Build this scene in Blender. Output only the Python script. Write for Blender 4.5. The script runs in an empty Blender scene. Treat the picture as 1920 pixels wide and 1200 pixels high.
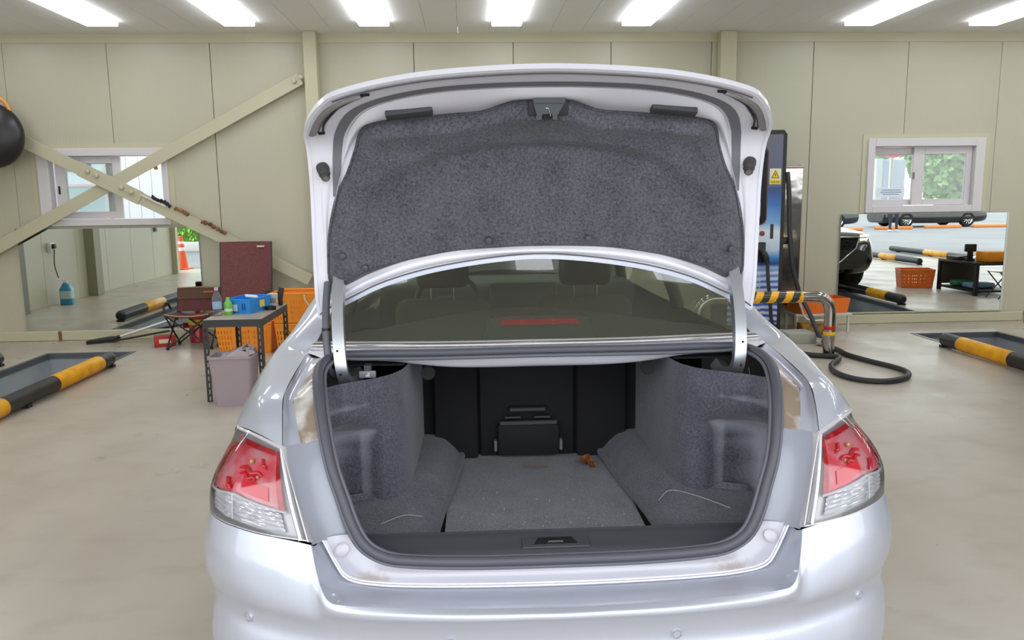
import bpy, bmesh, math, random
import numpy as np
from mathutils import Vector, Matrix
random.seed(7)
S = bpy.context.scene
COL = S.collection
R = math.radians
# ------------------------------------------------------------------ camera
cam_d = bpy.data.cameras.new('camera'); cam = bpy.data.objects.new('camera', cam_d); COL.objects.link(cam)
YAW, PIT, ROL = R(3.08), R(8.81), R(-0.70)
_f = Vector((math.sin(YAW)*math.cos(PIT), math.cos(YAW)*math.cos(PIT), -math.sin(PIT)))
_r = Vector((math.cos(YAW), -math.sin(YAW), 0)); _u = _r.cross(_f)
_r2 = _r*math.cos(ROL)+_u*math.sin(ROL); _u2 = _u*math.cos(ROL)-_r*math.sin(ROL)
cam.matrix_world = Matrix(((_r2.x,_u2.x,-_f.x,0),(_r2.y,_u2.y,-_f.y,0),(_r2.z,_u2.z,-_f.z,1.58),(0,0,0,1)))
cam_d.sensor_fit = 'HORIZONTAL'; cam_d.sensor_width = 36; cam_d.lens = 36*1500/1920; cam_d.clip_start = .02; cam_d.clip_end = 200
S.camera = cam
# ------------------------------------------------------------------ world (even overcast sky) and exposure
W = bpy.data.worlds.new('overcast_sky'); S.world = W; W.use_nodes = True
bg = W.node_tree.nodes['Background']; bg.inputs[0].default_value = (.93,.97,1.0,1); bg.inputs[1].default_value = 3.0
S.view_settings.view_transform = 'Standard'; S.view_settings.look = 'None'; S.view_settings.gamma = 1
S.view_settings.use_curve_mapping = False; S.view_settings.exposure = 0.08
LAMP_STRENGTH = 7.6
S.cycles.max_bounces = 10; S.cycles.diffuse_bounces = 5; S.cycles.glossy_bounces = 5; S.cycles.transparent_max_bounces = 16; S.cycles.transmission_bounces = 8
S.cycles.caustics_reflective = False; S.cycles.caustics_refractive = False; S.cycles.sample_clamp_indirect = 6
# ------------------------------------------------------------------ materials
def lin(c):
    return tuple(((x/255)/12.92 if x/255 <= .04045 else ((x/255+.055)/1.055)**2.4) for x in c)
MATS = {}
def mat(name, c, rough=.5, metal=0., coat=0., emit=None, estr=0., noise=None, bump=None, trans=0., spec=None, sheen=0., alpha=1.):
    """c: sRGB 0-255; noise=(scale, dark sRGB, low, high, detail); bump=(scale, strength, distance)"""
    if name in MATS: return MATS[name]
    m = bpy.data.materials.new(name); m.use_nodes = True; nt = m.node_tree; b = nt.nodes['Principled BSDF']
    b.inputs['Base Color'].default_value = (*lin(c),1); b.inputs['Roughness'].default_value = rough; b.inputs['Metallic'].default_value = metal
    b.inputs['Coat Weight'].default_value = coat; b.inputs['Coat Roughness'].default_value = .04
    if spec is not None: b.inputs['Specular IOR Level'].default_value = spec
    if trans: b.inputs['Transmission Weight'].default_value = trans
    if sheen: b.inputs['Sheen Weight'].default_value = sheen; b.inputs['Sheen Roughness'].default_value = .5
    if emit: b.inputs['Emission Color'].default_value = (*lin(emit),1); b.inputs['Emission Strength'].default_value = estr
    tc = None
    if noise or bump: tc = nt.nodes.new('ShaderNodeTexCoord')
    if noise:
        n = nt.nodes.new('ShaderNodeTexNoise'); n.inputs['Scale'].default_value = noise[0]; n.inputs['Detail'].default_value = noise[4] if len(noise) > 4 else 4
        r = nt.nodes.new('ShaderNodeValToRGB'); r.color_ramp.elements[0].position = noise[2]; r.color_ramp.elements[1].position = noise[3]
        r.color_ramp.elements[0].color = (*lin(noise[1]),1); r.color_ramp.elements[1].color = (*lin(c),1)
        nt.links.new(tc.outputs['Object'], n.inputs['Vector']); nt.links.new(n.outputs['Fac'], r.inputs[0]); nt.links.new(r.outputs[0], b.inputs['Base Color'])
    if bump:
        n = nt.nodes.new('ShaderNodeTexNoise'); n.inputs['Scale'].default_value = bump[0]; n.inputs['Detail'].default_value = 3
        bp = nt.nodes.new('ShaderNodeBump'); bp.inputs['Strength'].default_value = bump[1]; bp.inputs['Distance'].default_value = bump[2]
        nt.links.new(tc.outputs['Object'], n.inputs['Vector']); nt.links.new(n.outputs['Fac'], bp.inputs['Height']); nt.links.new(bp.outputs[0], b.inputs['Normal'])
    MATS[name] = m; return m
def glass(name, tint, rough=.0, ior=1.45, refl=1.0):
    """thin pane: tinted see-through with fresnel reflection"""
    if name in MATS: return MATS[name]
    m = bpy.data.materials.new(name); m.use_nodes = True; nt = m.node_tree; nt.nodes.clear()
    o = nt.nodes.new('ShaderNodeOutputMaterial'); mx = nt.nodes.new('ShaderNodeMixShader'); t = nt.nodes.new('ShaderNodeBsdfTransparent'); g = nt.nodes.new('ShaderNodeBsdfGlossy')
    fr = nt.nodes.new('ShaderNodeFresnel'); fr.inputs[0].default_value = ior; t.inputs[0].default_value = (*tint,1); g.inputs['Roughness'].default_value = rough
    g.inputs[0].default_value = (refl,refl,refl,1)
    nt.links.new(fr.outputs[0], mx.inputs[0]); nt.links.new(t.outputs[0], mx.inputs[1]); nt.links.new(g.outputs[0], mx.inputs[2]); nt.links.new(mx.outputs[0], o.inputs[0])
    MATS[name] = m; return m
def hazy(name, tint, haze, col, ior=1.35):
    """glass with a thin film of dust: see-through, fresnel reflection and a little scattering"""
    m = glass(name, tint, 0, ior); nt = m.node_tree; o = [n for n in nt.nodes if n.type == 'OUTPUT_MATERIAL'][0]; src = o.inputs[0].links[0].from_socket
    mx = nt.nodes.new('ShaderNodeMixShader'); mx.inputs[0].default_value = haze; d = nt.nodes.new('ShaderNodeBsdfDiffuse'); t = nt.nodes.new('ShaderNodeBsdfTranslucent'); m2 = nt.nodes.new('ShaderNodeMixShader'); m2.inputs[0].default_value = .5
    d.inputs[0].default_value = t.inputs[0].default_value = (*lin(col),1); nt.links.new(d.outputs[0], m2.inputs[1]); nt.links.new(t.outputs[0], m2.inputs[2])
    nt.links.new(src, mx.inputs[1]); nt.links.new(m2.outputs[0], mx.inputs[2]); nt.links.new(mx.outputs[0], o.inputs[0]); return m
def ribbed(name, c, rough, scale, strength, axis='X', dark=None):
    """fine straight ribs along one axis (wave bump), for sheet-metal wall panels"""
    m = mat(name, c, rough); nt = m.node_tree; b = nt.nodes['Principled BSDF']
    tc = nt.nodes.new('ShaderNodeTexCoord'); w = nt.nodes.new('ShaderNodeTexWave'); w.bands_direction = axis; w.inputs['Scale'].default_value = scale
    w.inputs['Distortion'].default_value = .3; w.inputs['Detail'].default_value = 1
    bp = nt.nodes.new('ShaderNodeBump'); bp.inputs['Strength'].default_value = strength; bp.inputs['Distance'].default_value = .002
    nt.links.new(tc.outputs['Object'], w.inputs['Vector']); nt.links.new(w.outputs['Fac'], bp.inputs['Height']); nt.links.new(bp.outputs[0], b.inputs['Normal'])
    n = nt.nodes.new('ShaderNodeTexNoise'); n.inputs['Scale'].default_value = .9; n.inputs['Detail'].default_value = 5
    r = nt.nodes.new('ShaderNodeValToRGB'); r.color_ramp.elements[0].position = .3; r.color_ramp.elements[1].position = .7
    r.color_ramp.elements[0].color = (*lin(dark or tuple(x*.96 for x in c)),1); r.color_ramp.elements[1].color = (*lin(c),1)
    nt.links.new(tc.outputs['Object'], n.inputs['Vector']); nt.links.new(n.outputs['Fac'], r.inputs[0]); nt.links.new(r.outputs[0], b.inputs['Base Color'])
    return m
def floor_mat(name, c1, c2, c3, rough):
    m = mat(name, c1, rough); nt = m.node_tree; b = nt.nodes['Principled BSDF']; tc = nt.nodes.new('ShaderNodeTexCoord')
    def noise(scale, det, sx=1, sy=1):
        mp = nt.nodes.new('ShaderNodeMapping'); mp.inputs['Scale'].default_value = (sx,sy,1); nt.links.new(tc.outputs['Object'], mp.inputs[0])
        n = nt.nodes.new('ShaderNodeTexNoise'); n.inputs['Scale'].default_value = scale; n.inputs['Detail'].default_value = det; nt.links.new(mp.outputs[0], n.inputs['Vector']); return n
    def ramp(n, p0, p1, k0, k1):
        r = nt.nodes.new('ShaderNodeValToRGB'); r.color_ramp.elements[0].position = p0; r.color_ramp.elements[1].position = p1
        r.color_ramp.elements[0].color = k0; r.color_ramp.elements[1].color = k1; nt.links.new(n.outputs['Fac'], r.inputs[0]); return r
    a = ramp(noise(1.1, 6, 1, .55), .35, .65, (*lin(c2),1), (*lin(c1),1))
    k = ramp(noise(3.3, 8, 1, 1.6), .52, .74, (0,0,0,1), (1,1,1,1))
    mx = nt.nodes.new('ShaderNodeMix'); mx.data_type = 'RGBA'
    sc = nt.nodes.new('ShaderNodeMath'); sc.operation = 'MULTIPLY'; sc.inputs[1].default_value = .35
    nt.links.new(k.outputs[0], sc.inputs[0]); nt.links.new(sc.outputs[0], mx.inputs[0]); nt.links.new(a.outputs[0], mx.inputs[6]); mx.inputs[7].default_value = (*lin(c3),1)
    nt.links.new(mx.outputs[2], b.inputs['Base Color'])
    rr = ramp(noise(2.0, 5), .3, .7, (rough*.8,)*3+(1,), (rough*1.35,)*3+(1,)); nt.links.new(rr.outputs[0], b.inputs['Roughness'])
    return m
# ------------------------------------------------------------------ mesh helpers
def link(o, parent=None):
    COL.objects.link(o)
    if parent is not None: o.parent = parent
    return o
def mesh(name, V, F, m, parent=None, smooth=False, angle=None):
    me = bpy.data.meshes.new(name); me.from_pydata([tuple(map(float, v)) for v in V], [], [tuple(f) for f in F])
    me.materials.append(m); me.update()
    if smooth: me.polygons.foreach_set('use_smooth', [True]*len(me.polygons))
    if angle is not None:
        for p in me.polygons: p.use_smooth = True
        me.set_sharp_from_angle(angle=R(angle))
    return link(bpy.data.objects.new(name, me), parent)
def from_bm(name, bm, m, parent=None, angle=35):
    bmesh.ops.recalc_face_normals(bm, faces=bm.faces)
    me = bpy.data.meshes.new(name); bm.to_mesh(me); bm.free(); me.materials.append(m)
    for p in me.polygons: p.use_smooth = True
    me.set_sharp_from_angle(angle=R(angle))
    return link(bpy.data.objects.new(name, me), parent)
def thing(name, label, cat, loc=(0,0,0), rz=0, group=None, kind=None):
    o = bpy.data.objects.new(name, None); COL.objects.link(o); o.empty_display_size = .1
    o.location = loc; o.rotation_euler = (0,0,rz); tag(o, label, cat, group, kind); return o
def tag(o, label=None, cat=None, group=None, kind=None):
    if label: o['label'] = label
    if cat: o['category'] = cat
    if group: o['group'] = group
    if kind: o['kind'] = kind
    return o
def struct(o, label=None):
    o['kind'] = 'structure'
    if label: o['label'] = label
    return o
class MB:
    """collects shapes into one mesh"""
    def __init__(s): s.bm = bmesh.new()
    def box(s, x0, x1, y0, y1, z0, z1, bev=0, seg=2, M=None):
        r = bmesh.ops.create_cube(s.bm, size=1); vs = r['verts']
        T = Matrix.Translation(((x0+x1)/2,(y0+y1)/2,(z0+z1)/2)) @ Matrix.Diagonal((abs(x1-x0),abs(y1-y0),abs(z1-z0),1))
        bmesh.ops.transform(s.bm, matrix=T, verts=vs)
        if bev:
            es = list({e for v in vs for e in v.link_edges}); r2 = bmesh.ops.bevel(s.bm, geom=es, offset=bev, segments=seg, affect='EDGES', profile=.5)
            vs = list({v for f in r2['faces'] for v in f.verts} | {v for v in vs if v.is_valid})
        if M is not None: bmesh.ops.transform(s.bm, matrix=M, verts=vs)
        return s
    def cyl(s, p0, p1, r0, r1=None, n=16, cap=True):
        p0, p1 = Vector(p0), Vector(p1); d = p1-p0; r1 = r0 if r1 is None else r1
        q = Vector((0,0,1)).rotation_difference(d.normalized()).to_matrix().to_4x4()
        bmesh.ops.create_cone(s.bm, cap_ends=cap, segments=n, radius1=r0, radius2=r1, depth=d.length, matrix=Matrix.Translation((p0+p1)/2) @ q); return s
    def lathe(s, prof, n=24, M=None, cap=True):
        rings = []
        for r, z in prof:
            rings.append([s.bm.verts.new(((r*math.cos(2*math.pi*k/n), r*math.sin(2*math.pi*k/n), z))) for k in range(n)])
        for a, b in zip(rings, rings[1:]):
            for k in range(n): s.bm.faces.new((a[k], a[(k+1)%n], b[(k+1)%n], b[k]))
        if cap:
            if prof[0][0] > 1e-5: s.bm.faces.new(rings[0][::-1])
            if prof[-1][0] > 1e-5: s.bm.faces.new(rings[-1])
        if M is not None: bmesh.ops.transform(s.bm, matrix=M, verts=[v for q in rings for v in q])
        return s
    def prism(s, poly, h, M):
        """poly: 2D outline in local xy, extruded 0..h along local z, then M"""
        a = [s.bm.verts.new(M @ Vector((x,y,0))) for x, y in poly]; b = [s.bm.verts.new(M @ Vector((x,y,h))) for x, y in poly]
        n = len(poly); s.bm.faces.new(a[::-1]); s.bm.faces.new(b)
        for k in range(n): s.bm.faces.new((a[k], a[(k+1)%n], b[(k+1)%n], b[k]))
        return s
    def tube(s, path, r, n=10, cap=True, sq=None):
        V, F = tube_vf(path, r, n, cap, sq); vs = [s.bm.verts.new(v) for v in V]
        for f in F:
            try: s.bm.faces.new([vs[i] for i in f])
            except ValueError: pass
        return s
    def vf(s, V, F):
        vs = [s.bm.verts.new(tuple(map(float, v))) for v in V]
        for f in F: s.bm.faces.new([vs[i] for i in f])
        return s
    def out(s, name, m, parent=None, angle=35): return from_bm(name, s.bm, m, parent, angle)
def crom(P, n, closed=False):
    """Catmull-Rom through P, n samples, chord-length parameter"""
    P = np.array(P, float)
    if closed: P = np.vstack([P, P[:1]])
    d = np.r_[0, np.cumsum(np.maximum(np.linalg.norm(np.diff(P, axis=0), axis=1), 1e-6))]
    T = np.linspace(0, d[-1], n+1)[:-1] if closed else np.linspace(0, d[-1], n)
    return crom_at(P, d, T, closed)
def crom_at(P, d, T, closed=False):
    P = np.array(P, float); n = len(P); out = []
    tg = np.zeros_like(P)
    for j in range(n):
        a, b = j-1, j+1
        if closed and j in (0, n-1):
            tg[j] = (P[1]-P[-2])/((d[1]-d[0])+(d[-1]-d[-2]))
        else:
            a, b = max(a,0), min(b,n-1); tg[j] = (P[b]-P[a])/(d[b]-d[a])
    for t in T:
        i = int(np.clip(np.searchsorted(d, t, side='right')-1, 0, n-2)); h = d[i+1]-d[i]; x = (t-d[i])/h
        out.append((2*x**3-3*x**2+1)*P[i]+(x**3-2*x**2+x)*h*tg[i]+(-2*x**3+3*x**2)*P[i+1]+(x**3-x**2)*h*tg[i+1])
    return np.array(out)
def surf(rows, nu, nv, uv=True):
    """smooth surface through a grid of control rows (each row the same number of points)"""
    A = np.array(rows, float)
    B = np.array([crom_at(r, np.arange(len(r)), np.linspace(0, len(r)-1, nu)) for r in A])
    C = np.array([crom_at(B[:,k], np.arange(len(A)), np.linspace(0, len(A)-1, nv)) for k in range(nu)])
    return C.transpose(1,0,2)   # nv x nu x 3
def grid_vf(G):
    nv, nu = G.shape[:2]; V = G.reshape(-1,3)
    F = [(j*nu+i, j*nu+i+1, (j+1)*nu+i+1, (j+1)*nu+i) for j in range(nv-1) for i in range(nu-1)]
    return V, F
def coons(cb, ct, cl, cr, nu, nv):
    """Coons patch; cb/ct run left to right, cl/cr bottom to top"""
    b, t = crom(cb, nu), crom(ct, nu); l, r = crom(cl, nv), crom(cr, nv)
    u = np.linspace(0,1,nu)[None,:,None]; v = np.linspace(0,1,nv)[:,None,None]
    return (1-v)*b[None]+v*t[None]+(1-u)*l[:,None]+u*r[:,None]-((1-u)*(1-v)*b[0]+u*(1-v)*b[-1]+(1-u)*v*t[0]+u*v*t[-1])
def flipx(G): H = G.copy(); H[...,0] *= -1; return H[:, ::-1]
def patch(name, G, m, parent=None, thick=0., flip=False, angle=60):
    """grid as a sheet with real thickness (offset to the back side)"""
    if flip: G = G[:, ::-1]
    V, F = grid_vf(G); V = np.array(V)
    if thick:
        nv, nu = G.shape[:2]; du = np.gradient(G, axis=1); dv = np.gradient(G, axis=0); n = np.cross(du, dv); n /= np.maximum(np.linalg.norm(n, axis=2, keepdims=True), 1e-9)
        B = (G-n*thick).reshape(-1,3); k = len(V); F2 = [tuple(i+k for i in f[::-1]) for f in F]
        rim = [j*nu for j in range(nv)]; per = [i for i in range(nu)]+[j*nu+nu-1 for j in range(1,nv)]+[(nv-1)*nu+i for i in range(nu-2,-1,-1)]+[j*nu for j in range(nv-2,0,-1)]
        F3 = [(per[i], per[i-1], per[i-1]+k, per[i]+k) for i in range(len(per))]
        V = np.vstack([V, B]); F = F+F2+F3
    return mesh(name, V, F, m, parent, angle=angle)
def tube_vf(path, r, n=10, cap=True, sq=None, closed=False):
    """round tube (r scalar or per point) or, with sq=(w,h), a rectangular bar; parallel-transport frames"""
    P = [Vector(p) for p in path]; k = len(P); V = []; F = []
    T = [((P[(i+1)%k] if closed else P[min(i+1,k-1)])-(P[i-1] if closed else P[max(i-1,0)])).normalized() for i in range(k)]
    up = Vector((0,0,1)) if abs(T[0].z) < .9 else Vector((1,0,0)); N = (up-T[0]*up.dot(T[0])).normalized()
    for i in range(k):
        if i: N = (T[i-1].rotation_difference(T[i]) @ N); N = (N-T[i]*N.dot(T[i])).normalized()
        B = T[i].cross(N); rr = r[i] if hasattr(r, '__len__') else r
        if sq: V += [P[i]+N*a*sq[1]/2+B*b*sq[0]/2 for a, b in ((-1,-1),(-1,1),(1,1),(1,-1))]
        else: V += [P[i]+N*math.cos(2*math.pi*j/n)*rr+B*math.sin(2*math.pi*j/n)*rr for j in range(n)]
    if sq: n = 4
    for i in range(k if closed else k-1):
        a, b = i*n, ((i+1)%k)*n
        F += [(a+j, a+(j+1)%n, b+(j+1)%n, b+j) for j in range(n)]
    if cap and not closed: F += [tuple(range(n))[::-1], tuple((k-1)*n+j for j in range(n))]
    return V, F
def tube(name, path, r, m, parent=None, n=10, closed=False, sq=None, angle=50):
    V, F = tube_vf(path, r, n, True, sq, closed); return mesh(name, V, F, m, parent, angle=angle)
def dup(o, parent=None, loc=None, rz=None, label=None):
    c = o.copy(); COL.objects.link(c); c.parent = parent
    if loc is not None: c.location = loc
    if rz is not None: c.rotation_euler = (0,0,rz)
    if label: c['label'] = label
    for ch in [x for x in o.children]: dup(ch, c)
    return c
def text(name, body, size, m, parent, M, depth=.0006, align='CENTER', bold=0.):
    cu = bpy.data.curves.new(name, 'FONT'); cu.body = body; cu.size = size; cu.align_x = align; cu.align_y = 'CENTER'; cu.extrude = depth; cu.offset = bold
    o = bpy.data.objects.new(name, cu); COL.objects.link(o); bpy.context.view_layer.update()
    me = bpy.data.meshes.new_from_object(o); bpy.data.objects.remove(o); bpy.data.curves.remove(cu)
    me.materials.clear(); me.materials.append(m); me.transform(M)
    return link(bpy.data.objects.new(name, me), parent)
def basis(o, x, y, z=None):
    x, y = Vector(x).normalized(), Vector(y).normalized(); z = x.cross(y) if z is None else Vector(z)
    return Matrix(((x.x,y.x,z.x,o[0]),(x.y,y.y,z.y,o[1]),(x.z,y.z,z.z,o[2]),(0,0,0,1)))
FACE = lambda x, y, z: basis((x,y,z), (1,0,0), (0,0,1))     # local xy upright, facing the viewer (-Y)
# ------------------------------------------------------------------ the hall
YW, ZC, XL, XR, YF = 9.34, 3.385, -6.4, 14.4, -.25
WALL = ribbed('cream_sandwich_panel', (190,186,163), .42, 9, .16, 'X', (184,180,158))
WALLY = ribbed('cream_sandwich_panel_side', (194,190,168), .42, 9, .16, 'Y', (188,184,163))
CREAM = mat('cream_steel', (194,189,160), .45)
CEIL = mat('ceiling_board', (246,247,248), .6, noise=(.8,(241,242,243),.35,.65))
DARKGAP = mat('joint_backing', (96,92,78), .8)  # dark olive grey of the joint backing strips and roof deck
FLOOR = floor_mat('polished_concrete', (194,185,171), (178,166,150), (152,140,122), .33)
PITW = mat('pit_grey_paint', (176,182,186), .4, noise=(2.2,(158,164,168),.35,.65))
OUTG = mat('outdoor_concrete', (140,141,144), .8, noise=(.35,(126,127,131),.3,.7))
# floor with two inspection pits cut out
PITS = ((-4.42,-3.56,1.6,8.5),(4.97,5.93,1.6,8.57))
xs = [XL-.1,-4.42,-3.56,4.97,5.93,XR+.1]; V = []; F = []
def quad(x0,x1,y0,y1,z=0):
    k = len(V); V.extend([(x0,y0,z),(x1,y0,z),(x1,y1,z),(x0,y1,z)]); F.append((k,k+1,k+2,k+3))
for i in range(5):
    x0, x1 = xs[i], xs[i+1]
    if i in (1,3):
        p = PITS[0 if i == 1 else 1]; quad(x0,x1,YF,p[2]); quad(x0,x1,p[3],YW+.12)
    else: quad(x0,x1,YF,YW+.12)
fl = struct(mesh('floor', V, F, FLOOR), 'beige polished concrete floor of the inspection hall')
for p in PITS:
    x0,x1,y0,y1 = p; d = -1.25; V = [(x0,y0,0),(x1,y0,0),(x1,y1,0),(x0,y1,0),(x0,y0,d),(x1,y0,d),(x1,y1,d),(x0,y1,d)]
    mesh('pit_lining', V, [(0,4,5,1),(1,5,6,2),(2,6,7,3),(3,7,4,0),(4,7,6,5)], PITW, fl)
    b = MB()
    for s in ((x0-.03,x0+.012,y0,y1),(x1-.012,x1+.03,y0,y1),(x0-.03,x1+.03,y1-.012,y1+.03)): b.box(*s,-.05,.004)
    b.out('pit_edge_angle', mat('pit_steel_edge', (112,116,122), .4, .6), fl)
    b = MB().box(x0+.01,x0+.3,y0+2.5,y1-.5,-.42,-.38).box(x0+.28,x0+.3,y0+2.5,y1-.5,-.5,-.38)
    b.out('pit_ledge', mat('pit_ledge_paint', (150,150,148), .5), fl)
# back wall: cream sandwich panels, window openings left free
WIN = ((-4.765,-3.345,1.305,2.16),(4.705,6.125,1.33,2.193))
seam = [XL,-6.13,-5.018,-3.912,-2.80,-1.685,-.562,.553,1.664,2.82,4.012,5.132,6.247,7.36,8.47,9.58,10.7,11.8,12.9,XR]
wb = struct(bpy.data.objects.new('wall_back', None), 'cream sandwich panel wall behind the cars'); link(wb); 
for i in range(len(seam)-1):
    a, b = seam[i]+.003, seam[i+1]-.003; m = MB(); cuts = [w for w in WIN if w[0] < b and w[1] > a]
    if not cuts: m.box(a,b,YW,YW+.1,0,ZC,.004,1)
    else:
        w = cuts[0]; m.box(a,b,YW,YW+.1,0,w[2]); m.box(a,b,YW,YW+.1,w[3],ZC)
        if a < w[0]-.01: m.box(a,w[0],YW,YW+.1,w[2],w[3])
        if b > w[1]+.01: m.box(w[1],b,YW,YW+.1,w[2],w[3])
    m.out('wall_panel', WALL, wb)
for x in seam[1:-1]:
    zs = [(0,ZC)]
    for w in WIN:
        if w[0] < x < w[1]: zs = [(0,w[2]),(w[3],ZC)]
    m = MB()
    for z0, z1 in zs: m.box(x-.03,x+.03,YW+.03 if False else YW+.1,YW+.115,z0,z1)
    m.out('joint_strip', DARKGAP, wb)
m = MB().box(XL,XR,YW-.012,YW-.001,ZC-.1,ZC); m.out('cornice_flashing', CREAM, wb)
for k,(a,b) in enumerate(((XL,-1.76),(-1.6,2.86),(3.08,XR))):
    o = MB().box(a,b,YW-.035,YW-.001,.002,.11,.006,1).out('baseboard_back' , CREAM); struct(o, ('cream steel floor rail along the wall left of the steel post','cream steel floor rail behind the silver car','cream steel floor rail below the right mirror')[k])
# side walls
wl = struct(bpy.data.objects.new('wall_left', None), 'cream panel side wall seen in the left mirror'); link(wl)
ys = [.9,1.95,3.0,4.05,5.15,6.2,7.25,8.3,YW]
for a, b in zip(ys, ys[1:]): MB().box(XL-.1,XL,a+.003,b-.003,0,ZC,.004,1).out('wall_panel', WALLY, wl)
MB().box(XL,XL+.16,4.62,4.86,0,ZC,.004,1).out('steel_column', mat('olive_steel', (150,146,122), .5), wl)
MB().box(XL,XL+.14,6.95,7.1,0,ZC,.004,1).out('steel_column', mat('grey_steel', (120,118,106), .5), wl)
MB().box(XL-.06,XL+.1,.78,.92,0,ZC,.004,1).out('door_jamb', CREAM, wl)
struct(MB().box(XL-.1,XL+.05,YW-.05,YW+.115,0,ZC).out('trim_1', CREAM), 'cream corner flashing between the side wall and the back wall')
struct(MB().box(XR-.05,XR+.1,YW-.05,YW+.115,0,ZC).out('trim_2', CREAM), 'cream corner flashing at the far end of the back wall')
wr = struct(bpy.data.objects.new('wall_right', None), 'far side wall of the hall'); link(wr)
for a, b in zip([-.2]+ys[1:], ys[1:]): MB().box(XR,XR+.1,a+.003,b-.003,0,ZC,.004,1).out('wall_panel', WALLY, wr)
# ceiling strips; light panels take the place of one strip
cl = struct(bpy.data.objects.new('ceiling', None), 'pale grey ceiling of narrow boards'); link(cl)
LK = {-16:0,-12:0,-8:0,-4:0,0:0,4:0,11:0,15:0,19:0,23:0,27:0,31:0}
rows = [(7.49,8.74),(4.55,5.8)]
SW = .343
for k in range(-20,41):
    x0 = .278+SW*k; x1 = x0+SW
    if x1 < XL or x0 > XR: continue
    m = MB()
    if k in LK:
        e = [YF]+[q for r in rows[::-1] for q in r]+[YW+.1]
        for a, b in zip(e[::2], e[1::2]): m.box(x0+.0015,x1-.0015,a,b,ZC,ZC+.04)
    else: m.box(x0+.0015,x1-.0015,YF,YW+.1,ZC,ZC+.04)
    m.out('ceiling_panel', CEIL, cl)
MB().box(XL-.1,XR+.1,YF,YW+.15,ZC+.1,ZC+.16).out('roof_deck', DARKGAP, cl)
MB().box(XL-.1,XR+.1,YF-.12,YF,ZC-.25,ZC+.5).out('entrance_lintel', CREAM, cl)
# LED ceiling panels
LEDM = mat('led_diffuser', (255,255,255), .5, emit=(244,249,255), estr=LAMP_STRENGTH)
LEDF = mat('led_frame_white', (232,232,232), .4)
def led(name, x0, x1, y0, y1):
    t = thing(name, '', 'light', ((x0+x1)/2,(y0+y1)/2,ZC)); w, h = (x1-x0)/2-.004, (y1-y0)/2-.004
    m = MB()
    for b in ((-w,-w+.012,-h,h),(w-.012,w,-h,h),(-w,w,-h,-h+.012),(-w,w,h-.012,h)): m.box(*b,-.003,.03)
    m.out('frame', LEDF, t); MB().box(-w+.013,w-.013,-h+.013,h-.013,-.05,.001,.004,1).out('diffuser', LEDM, t)
    MB().box(-w,w,-h,h,.035,.05).out('housing', LEDF, t)
    return t
ORD = {-12:'first','-8':0,-8:'second',-4:'third',0:'fourth',4:'fifth',11:'sixth',15:'last'}
first = None
for k in sorted(LK):
    for r, (y0,y1) in enumerate(rows):
        x0 = .278+SW*k
        if first is None: first = led('ceiling_light', x0, x0+SW, y0, y1); t = first
        else: t = dup(first, None, (x0+SW/2,(y0+y1)/2,ZC))
        t['group'] = 'LED ceiling panels'
        if r == 0 and k in ORD: t['label'] = 'glowing white LED ceiling panel by the back wall, %s from the left' % ORD[k]
        elif r == 0: t['label'] = 'glowing white LED ceiling panel by the back wall, beyond the picture edge'
        else: t['label'] = 'glowing white LED ceiling panel nearer the open hall front, above the picture'
# steel posts on the back wall
for (a,b),lab in (((-1.755,-1.615),'slim cream steel post left of the raised trunk lid'),((2.885,3.065),'cream steel post between the trunk lid and the charger')):
    o = MB().box(a,b,YW-.14,YW-.013,.001,ZC-.002,.004,1).out('steel_post', CREAM); tag(o, lab, 'post')
    MB().box(a-.04,b+.04,YW-.16,YW-.013,.001,.012).out('base_plate', CREAM, o)
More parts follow.
